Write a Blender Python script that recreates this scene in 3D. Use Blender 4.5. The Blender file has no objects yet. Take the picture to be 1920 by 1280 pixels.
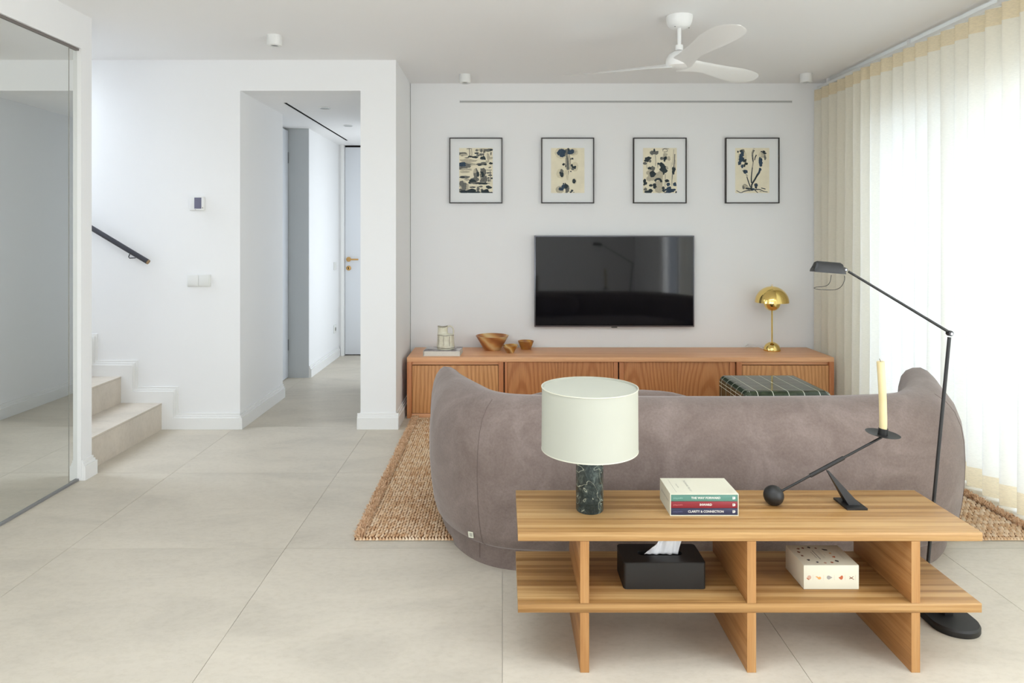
import bpy, bmesh, math, random
from mathutils import Vector, Matrix, noise

random.seed(7)
C = bpy.context.scene.collection
PI = math.pi

def S(r, g, b):
    f = lambda c: (c / 255 / 12.92) if c / 255 <= 0.04045 else ((c / 255 + 0.055) / 1.055) ** 2.4
    return (f(r), f(g), f(b), 1.0)

# ------------------------------------------------------------------ camera
cam_d = bpy.data.cameras.new('camera')
cam = bpy.data.objects.new('camera', cam_d)
C.objects.link(cam)
cam.location = (0, 0, 1.3)
cam.rotation_euler = (PI / 2, 0, 0)
cam_d.sensor_width = 36
cam_d.lens = 24                       # 1280 px focal length on a 1920 px wide frame
cam_d.shift_x = 18 / 1920
cam_d.shift_y = -200 / 1920
cam_d.clip_start = 0.05
bpy.context.scene.camera = cam

# ------------------------------------------------------------------ world
sc = bpy.context.scene
world = bpy.data.worlds.new('sky')
sc.world = world
world.use_nodes = True
bg = world.node_tree.nodes['Background']
bg.inputs[0].default_value = (0.80, 0.90, 1.0, 1)
bg.inputs[1].default_value = 1.0

# ------------------------------------------------------------------ daylight: curtained window, the others added out of view
def area(name, loc, rot, sx, sy, power, color, spread=PI):
    d = bpy.data.lights.new(name, 'AREA')
    d.shape = 'RECTANGLE'; d.size = sx; d.size_y = sy
    d.energy = power; d.color = color; d.spread = spread
    o = bpy.data.objects.new(name, d)
    o.location = loc; o.rotation_euler = rot
    C.objects.link(o)
    return o
area('daylight_curtained_window', (3.05, 3.0, 1.02), (0, PI / 2, 0), 2.05, 3.6, 24, (0.60, 0.79, 1.0))
area('fill_light_right', (3.05, 0.15, 1.15), (0, PI / 2, 0), 2.3, 2.1, 64, (0.92, 0.96, 1.0))  # added fill through the unseen uncurtained stretch on the right
area('fill_light_side', (-2.75, -1.7, 1.3), (0, -PI / 2, 0), 1.9, 2.0, 32, (0.92, 0.96, 1.0))  # added fill at an invented side window, out of view
area('fill_light_rear', (-0.85, -3.45, 1.2), (PI / 2, 0, 0), 2.7, 2.2, 14, (0.90, 0.95, 1.0))  # added fill at an invented window behind the camera
area('fill_light_roof', (0.1, 1.25, 2.80), (0, 0, 0), 3.0, 1.5, 17, (0.90, 0.95, 1.0))  # added fill from above, no such roof opening known
area('daylight_stairwell', (-4.3, 4.13, 3.9), (0, math.radians(-45), 0), 2.2, 0.7, 36, (0.76, 0.86, 1.0))  # unseen daylight added up the stairwell
area('daylight_hall', (-0.55, 6.55, 1.25), (0, PI / 2, 0), 1.9, 0.9, 2.1, (0.88, 0.93, 1.0))  # unseen doorway light added off the hall

sc.view_settings.view_transform = 'Standard'
sc.view_settings.look = 'None'
sc.view_settings.gamma = 1.0
sc.view_settings.use_curve_mapping = False
sc.view_settings.exposure = 1.17
sc.cycles.max_bounces = 8
sc.cycles.diffuse_bounces = 5
sc.cycles.glossy_bounces = 3
sc.cycles.transparent_max_bounces = 8
sc.cycles.use_light_tree = False
sc.cycles.adaptive_threshold = 0.025

# ------------------------------------------------------------------ helpers
def wloc(o):
    v = Vector((0, 0, 0))
    while o is not None:
        v = v + o.location
        o = o.parent
    return v

def tag(o, label=None, cat=None, group=None, kind=None):
    if label: o['label'] = label
    if cat: o['category'] = cat
    if group: o['group'] = group
    if kind: o['kind'] = kind
    return o

def thing(name, loc, label, cat, group=None, kind=None):
    o = bpy.data.objects.new(name, None)
    o.empty_display_size = 0.1
    C.objects.link(o)
    o.location = loc
    return tag(o, label, cat, group, kind)

def link_mesh(name, me, parent=None, loc=(0, 0, 0)):
    o = bpy.data.objects.new(name, me)
    C.objects.link(o)
    if parent is not None:
        o.parent = parent
        o.location = Vector(loc) - wloc(parent)
    else:
        o.location = loc
    return o

def add(name, verts, faces, m, parent=None, smooth=False, fm=None, sharp=None):
    """one mesh object from world-space vertices; its origin sits at the base of its bounds"""
    xs = [v[0] for v in verts]; ys = [v[1] for v in verts]; zs = [v[2] for v in verts]
    org = ((min(xs) + max(xs)) / 2, (min(ys) + max(ys)) / 2, min(zs))
    me = bpy.data.meshes.new(name)
    me.from_pydata([(v[0] - org[0], v[1] - org[1], v[2] - org[2]) for v in verts], [], faces)
    ms = m if isinstance(m, (list, tuple)) else [m]
    for k in ms: me.materials.append(k)
    if fm:
        me.polygons.foreach_set('material_index', fm)
    if smooth:
        me.polygons.foreach_set('use_smooth', [True] * len(me.polygons))
        if sharp:
            me.set_sharp_from_angle(angle=math.radians(sharp))
    me.update()
    return link_mesh(name, me, parent, org)

BF = [(0, 3, 2, 1), (4, 5, 6, 7), (0, 1, 5, 4), (1, 2, 6, 5), (2, 3, 7, 6), (3, 0, 4, 7)]
def boxes(name, bl, m, parent=None, fm=None):
    v = []; f = []; idx = []
    for n, b in enumerate(bl):
        x0, x1, y0, y1, z0, z1 = b[:6]
        k = len(v)
        v += [(x0, y0, z0), (x1, y0, z0), (x1, y1, z0), (x0, y1, z0), (x0, y0, z1), (x1, y0, z1), (x1, y1, z1), (x0, y1, z1)]
        f += [tuple(i + k for i in q) for q in BF]
        if fm: idx += [fm[n]] * 6
    return add(name, v, f, m, parent, fm=idx or None)

def bev(name, x0, x1, y0, y1, z0, z1, m, parent=None, r=0.003, seg=2, sel=None, smooth=True):
    """box with rounded edges; sel(edge) picks which edges"""
    bm = bmesh.new()
    bmesh.ops.create_cube(bm, size=1)
    for v in bm.verts:
        v.co = Vector(((x0 + x1) / 2 + v.co.x * (x1 - x0), (y0 + y1) / 2 + v.co.y * (y1 - y0), (z0 + z1) / 2 + v.co.z * (z1 - z0)))
    es = [e for e in bm.edges if sel is None or sel(e)]
    bmesh.ops.bevel(bm, geom=es, offset=r, segments=seg, profile=0.5, affect='EDGES')
    bm.verts.ensure_lookup_table()
    vs = [tuple(v.co) for v in bm.verts]
    fs = [tuple(v.index for v in f.verts) for f in bm.faces]
    bm.free()
    return add(name, vs, fs, m, parent, smooth=smooth, sharp=35)

def vert_edge(e):
    d = e.verts[0].co - e.verts[1].co
    return abs(d.z) > 1e-6 and abs(d.x) < 1e-6 and abs(d.y) < 1e-6

def lathe_geo(prof, c, seg=32, M=None):
    v = []; f = []
    n = len(prof)
    for i in range(seg):
        a = 2 * PI * i / seg
        for r, z in prof:
            p = Vector((r * math.cos(a), r * math.sin(a), z))
            if M is not None: p = M @ p
            v.append((p.x + c[0], p.y + c[1], p.z + c[2]))
    for i in range(seg):
        j = (i + 1) % seg
        for k in range(n - 1):
            a, b, cc, d = i * n + k, j * n + k, j * n + k + 1, i * n + k + 1
            if prof[k][0] < 1e-6: f.append((a, cc, d))
            elif prof[k + 1][0] < 1e-6: f.append((a, b, d))
            else: f.append((a, b, cc, d))
    return v, f

def lathe(name, prof, c, m, parent=None, seg=32, M=None, sharp=40):
    v, f = lathe_geo(prof, c, seg, M)
    return add(name, v, f, m, parent, smooth=True, sharp=sharp)

def tube_geo(pts, r, seg=8, cap=True):
    pts = [Vector(p) for p in pts]
    rs = r if isinstance(r, (list, tuple)) else [r] * len(pts)
    v = []; f = []
    up = None
    for i, p in enumerate(pts):
        t = (pts[min(i + 1, len(pts) - 1)] - pts[max(i - 1, 0)]).normalized()
        if up is None:
            up = t.orthogonal().normalized()
        else:
            up = (up - t * up.dot(t))
            up = up.normalized() if up.length > 1e-6 else t.orthogonal().normalized()
        s = t.cross(up)
        for k in range(seg):
            a = 2 * PI * k / seg
            q = p + (up * math.cos(a) + s * math.sin(a)) * rs[i]
            v.append(tuple(q))
    for i in range(len(pts) - 1):
        for k in range(seg):
            k2 = (k + 1) % seg
            f.append((i * seg + k, i * seg + k2, (i + 1) * seg + k2, (i + 1) * seg + k))
    if cap:
        f.append(tuple(reversed(range(seg))))
        f.append(tuple((len(pts) - 1) * seg + k for k in range(seg)))
    return v, f

def tube(name, pts, r, m, parent=None, seg=8, cap=True):
    v, f = tube_geo(pts, r, seg, cap)
    return add(name, v, f, m, parent, smooth=True, sharp=40)

def loft(name, rings, m, parent=None, closed=True, caps=True, smooth=True, sharp=None):
    n = len(rings[0]); v = [p for r in rings for p in r]; f = []
    for i in range(len(rings) - 1):
        for k in range(n if closed else n - 1):
            k2 = (k + 1) % n
            f.append((i * n + k, i * n + k2, (i + 1) * n + k2, (i + 1) * n + k))
    if caps:
        f.append(tuple(reversed(range(n))))
        f.append(tuple((len(rings) - 1) * n + k for k in range(n)))
    return add(name, v, f, m, parent, smooth=smooth, sharp=sharp)

def spline(P, n):
    """Catmull-Rom through the points, n steps per span"""
    P = [Vector(p) for p in P]
    Q = [P[0] * 2 - P[1]] + P + [P[-1] * 2 - P[-2]]
    out = []
    for i in range(1, len(Q) - 2):
        for k in range(n):
            t = k / n
            a, b, c, d = Q[i - 1], Q[i], Q[i + 1], Q[i + 2]
            out.append(0.5 * ((2 * b) + (c - a) * t + (2 * a - 5 * b + 4 * c - d) * t * t + (3 * b - a - 3 * c + d) * t ** 3))
    out.append(P[-1])
    return out

def lerp_tab(tab, x):
    if x <= tab[0][0]: return tab[0][1]
    for (a, b), (c, d) in zip(tab, tab[1:]):
        if x <= c: return b + (d - b) * (x - a) / (c - a)
    return tab[-1][1]

def text(name, body, M, size, m, parent, bold=0.0):
    """flat lettering as a mesh; M maps the text plane (x right, y up) to the world"""
    cu = bpy.data.curves.new(name, 'FONT')
    cu.body = body; cu.size = size; cu.align_x = 'CENTER'; cu.align_y = 'CENTER'
    cu.offset = bold; cu.resolution_u = 2
    o = bpy.data.objects.new(name, cu)
    C.objects.link(o)
    dg = bpy.context.evaluated_depsgraph_get()
    me = bpy.data.meshes.new_from_object(o.evaluated_get(dg))
    bpy.data.objects.remove(o)
    vs = [tuple(M @ v.co) for v in me.vertices]
    fs = [tuple(p.vertices) for p in me.polygons]
    bpy.data.meshes.remove(me)
    return add(name, vs, fs, m, parent)

# ------------------------------------------------------------------ materials
def new_mat(name):
    m = bpy.data.materials.new(name)
    m.use_nodes = True
    nt = m.node_tree
    return m, nt, nt.nodes['Principled BSDF']

def node(nt, t, **kw):
    n = nt.nodes.new(t)
    for k, v in kw.items():
        if k.startswith('i_'):
            n.inputs[k[2:].replace('_', ' ')].default_value = v
        else:
            setattr(n, k, v)
    return n

def mapping(nt, scale=(1, 1, 1), rot=(0, 0, 0), loc=(0, 0, 0), rand=0.0):
    tc = node(nt, 'ShaderNodeTexCoord')
    mp = node(nt, 'ShaderNodeMapping')
    mp.inputs['Scale'].default_value = scale
    mp.inputs['Rotation'].default_value = rot
    mp.inputs['Location'].default_value = loc
    src = tc.outputs['Object']
    if rand:
        oi = node(nt, 'ShaderNodeObjectInfo')
        mu = node(nt, 'ShaderNodeMath', operation='MULTIPLY'); mu.inputs[1].default_value = rand
        nt.links.new(oi.outputs['Random'], mu.inputs[0])
        va = node(nt, 'ShaderNodeVectorMath', operation='ADD')
        nt.links.new(src, va.inputs[0]); nt.links.new(mu.outputs[0], va.inputs[1])
        src = va.outputs[0]
    nt.links.new(src, mp.inputs['Vector'])
    return mp.outputs['Vector']

def ramp(nt, fac, stops):
    r = node(nt, 'ShaderNodeValToRGB')
    e = r.color_ramp.elements
    while len(e) < len(stops): e.new(0.5)
    for q, (p, c) in zip(e, stops):
        q.position = p; q.color = c
    nt.links.new(fac, r.inputs[0])
    return r.outputs[0]

def noise_tex(nt, vec, scale, detail=4, rough=0.55, dist=0.0):
    n = node(nt, 'ShaderNodeTexNoise')
    n.inputs['Scale'].default_value = scale; n.inputs['Detail'].default_value = detail
    n.inputs['Roughness'].default_value = rough; n.inputs['Distortion'].default_value = dist
    nt.links.new(vec, n.inputs['Vector'])
    return n.outputs['Fac']

def bump(nt, b, fac, strength, dist=0.002):
    n = node(nt, 'ShaderNodeBump')
    n.inputs['Strength'].default_value = strength; n.inputs['Distance'].default_value = dist
    nt.links.new(fac, n.inputs['Height'])
    nt.links.new(n.outputs[0], b.inputs['Normal'])

def mix(nt, fac, a, b, mode='MIX'):
    n = node(nt, 'ShaderNodeMix', data_type='RGBA', blend_type=mode)
    for s, v in ((0, fac), (6, a), (7, b)):
        if isinstance(v, (int, float, tuple)): n.inputs[s].default_value = v
        else: nt.links.new(v, n.inputs[s])
    return n.outputs[2]

def mat(name, col, rough=0.5, metal=0.0, spec=0.5, var=0.0, vscale=8.0, bmp=0.0, bscale=60.0):
    m, nt, b = new_mat(name)
    b.inputs['Base Color'].default_value = col
    b.inputs['Roughness'].default_value = rough
    b.inputs['Metallic'].default_value = metal
    b.inputs['Specular IOR Level'].default_value = spec
    vec = mapping(nt)
    if var:
        f = noise_tex(nt, vec, vscale)
        lo = tuple(c * (1 - var) for c in col[:3]) + (1,)
        hi = tuple(min(1, c * (1 + var)) for c in col[:3]) + (1,)
        nt.links.new(ramp(nt, f, [(0.3, lo), (0.7, hi)]), b.inputs['Base Color'])
    if bmp:
        bump(nt, b, noise_tex(nt, vec, bscale, 3), bmp)
    return m

def wood(name, dark, mid, light, axis, rough=0.42, across=22.0, along=0.55, contrast=(0.33, 0.5, 0.68)):
    m, nt, b = new_mat(name)
    sc_ = [across] * 3; sc_[axis] = along
    v1 = mapping(nt, tuple(sc_), rand=37.0)
    f1 = noise_tex(nt, v1, 1.0, 5, 0.62, 0.35)
    col = ramp(nt, f1, [(contrast[0], dark), (contrast[1], mid), (contrast[2], light)])
    s2 = [330.0] * 3; s2[axis] = 7.0
    v2 = mapping(nt, tuple(s2), rand=11.0)
    f2 = noise_tex(nt, v2, 1.0, 2, 0.6)
    fine = ramp(nt, f2, [(0.35, (0.80, 0.76, 0.72, 1)), (0.6, (1, 1, 1, 1))])
    nt.links.new(mix(nt, 0.55, col, fine, 'MULTIPLY'), b.inputs['Base Color'])
    b.inputs['Roughness'].default_value = rough
    b.inputs['Specular IOR Level'].default_value = 0.35
    bump(nt, b, f2, 0.05, 0.001)
    return m

def wood_arch(name, dark, mid, light, rough=0.45, k=8.0):
    """flat-sawn board, arched figure running up the panel (local z)"""
    m, nt, b = new_mat(name)
    vn = mapping(nt, (5, 5, 1.6), rand=23.0)
    nz = node(nt, 'ShaderNodeTexNoise'); nz.inputs['Scale'].default_value = 1.0; nz.inputs['Detail'].default_value = 2
    nt.links.new(vn, nz.inputs['Vector'])
    v1 = mapping(nt, (1, 0.0, 0.11), loc=(0, 0, 0.03))
    oi = node(nt, 'ShaderNodeObjectInfo')
    sh = node(nt, 'ShaderNodeMath', operation='MULTIPLY_ADD'); sh.inputs[1].default_value = 0.24; sh.inputs[2].default_value = -0.12
    nt.links.new(oi.outputs['Random'], sh.inputs[0])
    cb = node(nt, 'ShaderNodeCombineXYZ'); nt.links.new(sh.outputs[0], cb.inputs[0])
    a0 = node(nt, 'ShaderNodeVectorMath', operation='ADD'); nt.links.new(v1, a0.inputs[0]); nt.links.new(cb.outputs[0], a0.inputs[1])
    sca = node(nt, 'ShaderNodeVectorMath', operation='SCALE'); sca.inputs['Scale'].default_value = 0.06
    nt.links.new(nz.outputs['Color'], sca.inputs[0])
    a1 = node(nt, 'ShaderNodeVectorMath', operation='ADD'); nt.links.new(a0.outputs[0], a1.inputs[0]); nt.links.new(sca.outputs[0], a1.inputs[1])
    w = node(nt, 'ShaderNodeTexWave', wave_type='RINGS', rings_direction='Y')
    w.inputs['Scale'].default_value = k; w.inputs['Distortion'].default_value = 1.2
    w.inputs['Detail'].default_value = 2; w.inputs['Detail Scale'].default_value = 2.0
    nt.links.new(a1.outputs[0], w.inputs['Vector'])
    col = ramp(nt, w.outputs['Fac'], [(0.05, dark), (0.4, mid), (0.9, light)])
    v2 = mapping(nt, (330, 330, 9), rand=11.0)
    f2 = noise_tex(nt, v2, 1.0, 2, 0.6)
    fine = ramp(nt, f2, [(0.38, (0.72, 0.66, 0.62, 1)), (0.58, (1, 1, 1, 1))])
    nt.links.new(mix(nt, 0.6, col, fine, 'MULTIPLY'), b.inputs['Base Color'])
    b.inputs['Roughness'].default_value = rough
    b.inputs['Specular IOR Level'].default_value = 0.35
    return m

M = {}
M['wall'] = mat('white_plaster', (0.87, 0.868, 0.862, 1), 0.9, spec=0.2)
M['ceiling'] = mat('ceiling_paint', (0.90, 0.895, 0.89, 1), 0.95, spec=0.15)
M['trim'] = mat('white_satin_trim', (0.84, 0.835, 0.815, 1), 0.45, spec=0.4)
M['white'] = mat('white_plastic', (0.82, 0.82, 0.80, 1), 0.4)
M['fanwhite'] = mat('fan_white', (0.88, 0.88, 0.865, 1), 0.35)
M['switch'] = mat('switch_plastic', (0.78, 0.78, 0.75, 1), 0.3)
M['door'] = mat('lacquered_door', (0.76, 0.78, 0.81, 1), 0.4)
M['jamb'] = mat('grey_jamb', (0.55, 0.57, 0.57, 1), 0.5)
M['black'] = mat('black_metal', (0.012, 0.012, 0.012, 1), 0.45)
M['blackmatte'] = mat('black_matte', (0.009, 0.008, 0.007, 1), 0.5, bmp=0.05, bscale=500)
M['gap'] = mat('dark_gap', (0.012, 0.010, 0.009, 1), 0.9, spec=0.1)
M['rail'] = mat('rail_steel', (0.05, 0.05, 0.06, 1), 0.4, metal=0.3)
M['brass'] = mat('polished_brass', (0.86, 0.63, 0.22, 1), 0.07, metal=1.0)
M['bronze'] = mat('brushed_brass_handle', (0.55, 0.33, 0.12, 1), 0.3, metal=0.8)
M['chrome'] = mat('steel', (0.32, 0.32, 0.33, 1), 0.25, metal=1.0)
M['tv'] = mat('tv_glass', (0.006, 0.006, 0.008, 1), 0.05, spec=0.5)
M['tvframe'] = mat('tv_bezel', (0.16, 0.16, 0.18, 1), 0.3, metal=0.7)
M['frame'] = mat('dark_frame', (0.028, 0.022, 0.020, 1), 0.45)
M['mat_board'] = mat('mat_board', (0.82, 0.83, 0.82, 1), 0.8)
M['paper'] = mat('aged_paper', S(236, 228, 202), 0.85, var=0.05, vscale=14)
M['ink'] = mat('ink_dark', S(48, 58, 62), 0.85, var=0.25, vscale=60)
M['inkmid'] = mat('ink_mid', S(112, 112, 106), 0.85, var=0.25, vscale=60)
M['inkpale'] = mat('ink_pale', S(188, 180, 158), 0.85, var=0.12, vscale=60)
M['inkblue'] = mat('ink_blue', S(54, 72, 90), 0.85, var=0.25, vscale=60)
M['halo'] = mat('ink_halo', S(218, 209, 180), 0.85, var=0.06, vscale=60)
M['cream'] = mat('cream_card', S(216, 213, 194), 0.6)
M['creambox'] = mat('cream_box', S(214, 210, 190), 0.55)
M['teal'] = mat('teal_cover', S(84, 130, 116), 0.5)
M['red'] = mat('red_cover', S(130, 34, 42), 0.5)
M['navy'] = mat('navy_cover', S(42, 44, 70), 0.5)
M['letter'] = mat('letter_white', S(214, 212, 204), 0.6)
M['printgrey'] = mat('print_grey', S(140, 138, 128), 0.7)
M['printdark'] = mat('print_dark', S(70, 66, 60), 0.7)
M['printline'] = mat('print_line', S(206, 196, 176), 0.7)
M['pages'] = mat('book_pages', S(222, 220, 210), 0.8, var=0.06, vscale=200)
M['tissue'] = mat('tissue_paper', (0.80, 0.80, 0.80, 1), 0.9)
M['mirror'] = mat('mirror_silver', (0.80, 0.815, 0.795, 1), 0.0, metal=1.0)
M['wick'] = mat('wick', S(120, 105, 85), 0.9)
M['cable'] = mat('white_cable', (0.75, 0.74, 0.74, 1), 0.5)
M['screen'] = mat('thermostat_screen', S(112, 112, 132), 0.25)

M['table'] = wood('light_oak_table', S(144, 105, 59), S(170, 130, 80), S(186, 150, 100), 0, across=40, along=0.45, contrast=(0.38, 0.5, 0.6))
M['tablev'] = wood('light_oak_upright', S(154, 106, 60), S(172, 126, 76), S(182, 140, 90), 2, across=24, along=1.4)
M['tables'] = wood('light_oak_side', S(148, 100, 54), S(172, 122, 72), S(184, 138, 88), 1, across=30, along=1.2)
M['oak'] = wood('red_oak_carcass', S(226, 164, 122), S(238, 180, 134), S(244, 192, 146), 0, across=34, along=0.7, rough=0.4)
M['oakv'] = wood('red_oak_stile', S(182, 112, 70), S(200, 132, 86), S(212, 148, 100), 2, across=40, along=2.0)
M['oakdoor'] = wood_arch('oak_door_figure', S(194, 136, 86), S(208, 150, 97), S(215, 160, 106), k=13.0)
M['oakslide'] = wood_arch('oak_sliding_figure', S(184, 120, 73), S(197, 134, 84), S(203, 141, 90), k=14.0)

def stone(name, base, rough=0.42):
    m, nt, b = new_mat(name)
    v = mapping(nt, (1, 2.2, 1), rand=9.0)
    f = noise_tex(nt, v, 1.6, 5, 0.65, 0.6)
    lo = tuple(c * 0.88 for c in base[:3]) + (1,); hi = tuple(min(1, c * 1.07) for c in base[:3]) + (1,)
    c1 = ramp(nt, f, [(0.32, lo), (0.5, base), (0.68, hi)])
    v2 = mapping(nt, (1, 1.6, 1), rand=5.0)
    f2 = noise_tex(nt, v2, 38, 4, 0.7)
    c2 = ramp(nt, f2, [(0.3, (0.91, 0.90, 0.88, 1)), (0.55, (1, 1, 1, 1)), (0.75, (1.0, 1.0, 1.0, 1))])
    col = mix(nt, 0.8, c1, c2, 'MULTIPLY')
    f3 = noise_tex(nt, v, 3.4, 3, 0.6, 2.2)
    vein = ramp(nt, f3, [(0.485, (1, 1, 1, 1)), (0.5, (1.0, 0.99, 0.97, 1)), (0.515, (1, 1, 1, 1))])
    nt.links.new(mix(nt, 0.6, col, vein, 'MULTIPLY'), b.inputs['Base Color'])
    b.inputs['Roughness'].default_value = rough
    b.inputs['Specular IOR Level'].default_value = 0.35
    return m
M['tile'] = stone('beige_stone_tile', (0.585, 0.528, 0.437, 1))
M['step'] = stone('beige_stone_step', (0.64, 0.575, 0.49, 1), 0.5)
M['grout'] = mat('grout', S(190, 183, 172), 0.9)
M['groutwhite'] = mat('white_grout', S(226, 226, 212), 0.6)

def fabric_sofa():
    m, nt, b = new_mat('mauve_velvet')
    v = mapping(nt, (1, 1, 1))
    f1 = noise_tex(nt, v, 5.5, 5, 0.65, 0.8)
    f2 = noise_tex(nt, v, 120, 3, 0.7)
    c1 = ramp(nt, f1, [(0.34, S(119, 105, 98)), (0.52, S(129, 115, 108)), (0.68, S(140, 126, 119))])
    c2 = ramp(nt, f2, [(0.3, (0.80, 0.78, 0.77, 1)), (0.65, (1, 1, 1, 1))])
    nt.links.new(mix(nt, 0.8, c1, c2, 'MULTIPLY'), b.inputs['Base Color'])
    b.inputs['Roughness'].default_value = 0.95
    b.inputs['Specular IOR Level'].default_value = 0.1
    b.inputs['Sheen Weight'].default_value = 0.35
    b.inputs['Sheen Roughness'].default_value = 0.45
    b.inputs['Sheen Tint'].default_value = (0.9, 0.84, 0.82, 1)
    bump(nt, b, f2, 0.25, 0.003)
    return m
M['sofa'] = fabric_sofa()
M['seam'] = mat('seam_thread', S(112, 98, 92), 0.95, spec=0.1)

def jute(name, dark, mid, light):
    m, nt, b = new_mat(name)
    g = node(nt, 'ShaderNodeNewGeometry')
    v = mapping(nt, (1.2, 9, 1))
    f = noise_tex(nt, v, 3.0, 4, 0.7)
    ad = node(nt, 'ShaderNodeMath', operation='MULTIPLY_ADD'); ad.inputs[1].default_value = 0.42
    nt.links.new(g.outputs['Random Per Island'], ad.inputs[0])
    mm = node(nt, 'ShaderNodeMath', operation='MULTIPLY_ADD'); mm.inputs[1].default_value = 1.3; mm.inputs[2].default_value = -0.35
    nt.links.new(f, mm.inputs[0]); nt.links.new(mm.outputs[0], ad.inputs[2])
    nt.links.new(ramp(nt, ad.outputs[0], [(0.12, dark), (0.45, mid), (0.85, light)]), b.inputs['Base Color'])
    b.inputs['Roughness'].default_value = 0.95
    b.inputs['Specular IOR Level'].default_value = 0.1
    return m
M['jute'] = jute('jute_weave', S(192, 144, 104), S(222, 188, 150), S(242, 222, 194))
M['fringe'] = jute('jute_fringe', S(178, 132, 98), S(216, 176, 138), S(238, 208, 174))
M['rugback'] = mat('jute_ground', S(110, 72, 44), 0.95, spec=0.1)

def cloth(name, col, trans, fac, weave=1.0):
    m, nt, b = new_mat(name)
    nt.nodes.remove(b)
    out = nt.nodes['Material Output']
    d = node(nt, 'ShaderNodeBsdfDiffuse'); t = node(nt, 'ShaderNodeBsdfTranslucent'); mx = node(nt, 'ShaderNodeMixShader')
    v = mapping(nt, (60, 60, 420))
    f = noise_tex(nt, v, 1.0, 2, 0.6)
    lo = tuple(c * (1 - 0.10 * weave) for c in col[:3]) + (1,); lo2 = tuple(c * (1 - 0.14 * weave) for c in trans[:3]) + (1,)
    nt.links.new(ramp(nt, f, [(0.35, lo), (0.6, col)]), d.inputs[0])
    nt.links.new(ramp(nt, f, [(0.35, lo2), (0.6, trans)]), t.inputs[0])
    mx.inputs[0].default_value = fac
    nt.links.new(d.outputs[0], mx.inputs[1]); nt.links.new(t.outputs[0], mx.inputs[2])
    nt.links.new(mx.outputs[0], out.inputs[0])
    return m
M['curtain'] = cloth('linen_sheer', S(253, 244, 222), (0.925, 0.93, 0.92, 1), 0.44, 0.45)
M['hem'] = cloth('linen_double_hem', S(252, 236, 204), (0.90, 0.80, 0.61, 1), 0.42)
M['shade'] = cloth('lamp_shade_paper', S(204, 204, 190), (0.64, 0.64, 0.58, 1), 0.26, 0.0)

def glass():
    m, nt, b = new_mat('window_glass')
    nt.nodes.remove(b)
    out = nt.nodes['Material Output']
    t = node(nt, 'ShaderNodeBsdfTransparent'); g = node(nt, 'ShaderNodeBsdfGlossy'); mx = node(nt, 'ShaderNodeMixShader')
    g.inputs['Roughness'].default_value = 0.0
    mx.inputs[0].default_value = 0.07
    nt.links.new(t.outputs[0], mx.inputs[1]); nt.links.new(g.outputs[0], mx.inputs[2])
    nt.links.new(mx.outputs[0], out.inputs[0])
    return m
M['glass'] = glass()

def marble():
    m, nt, b = new_mat('dark_green_marble')
    v = mapping(nt, (1, 1, 0.8), loc=(0.3, 0.1, 0.2))
    f = noise_tex(nt, v, 42, 6, 0.72, 0.8)
    c = ramp(nt, f, [(0.32, S(24, 32, 34)), (0.52, S(50, 62, 62)), (0.70, S(100, 112, 108))])
    f2 = noise_tex(nt, v, 8, 3, 0.55, 1.8)
    vein = ramp(nt, f2, [(0.491, (0, 0, 0, 1)), (0.5, (0.75, 0.75, 0.75, 1)), (0.509, (0, 0, 0, 1))])
    bw = node(nt, 'ShaderNodeRGBToBW'); nt.links.new(vein, bw.inputs[0])
    nt.links.new(mix(nt, bw.outputs[0], c, S(190, 198, 178)), b.inputs['Base Color'])
    b.inputs['Roughness'].default_value = 0.25
    return m
M['marble'] = marble()

def onyx(name, seed, cols):
    m, nt, b = new_mat(name)
    v = mapping(nt, (1, 1, 1.5), rot=(0.5, 0.6, 0.3), loc=(seed, seed * 0.7, 0))
    w = node(nt, 'ShaderNodeTexWave'); w.inputs['Scale'].default_value = 2.6
    w.inputs['Distortion'].default_value = 5.0; w.inputs['Detail'].default_value = 3; w.inputs['Detail Scale'].default_value = 1.4
    nt.links.new(v, w.inputs['Vector'])
    nt.links.new(ramp(nt, w.outputs['Fac'], [(0.0, cols[0]), (0.35, cols[1]), (0.7, cols[2]), (1.0, cols[3])]), b.inputs['Base Color'])
    b.inputs['Roughness'].default_value = 0.3
    return m
M['onyx1'] = onyx('banded_onyx_amber', 0.0, [S(160, 100, 56), S(188, 130, 76), S(208, 156, 94), S(224, 194, 140)])
M['onyx2'] = onyx('banded_onyx_pale', 3.1, [S(170, 112, 44), S(206, 156, 76), S(226, 200, 140), S(150, 100, 50)])
M['onyx3'] = onyx('banded_onyx_brown', 5.7, [S(140, 86, 40), S(180, 122, 60), S(204, 152, 70), S(160, 104, 56)])

def ceramic():
    m, nt, b = new_mat('cream_ceramic')
    v = mapping(nt)
    f = noise_tex(nt, v, 30, 5, 0.7)
    nt.links.new(ramp(nt, f, [(0.3, S(214, 208, 184)), (0.6, S(230, 226, 206))]), b.inputs['Base Color'])
    b.inputs['Roughness'].default_value = 0.35
    return m
M['ceramic'] = ceramic()
M['crackle'] = mat('brown_glaze_line', S(112, 98, 84), 0.5)

def greentile():
    m, nt, b = new_mat('green_glazed_tile')
    v = mapping(nt, rand=20.0)
    f = noise_tex(nt, v, 30, 3, 0.5)
    nt.links.new(ramp(nt, f, [(0.3, S(44, 56, 40)), (0.7, S(62, 74, 52))]), b.inputs['Base Color'])
    b.inputs['Roughness'].default_value = 0.09
    b.inputs['Specular IOR Level'].default_value = 0.6
    return m
M['greentile'] = greentile()

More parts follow.
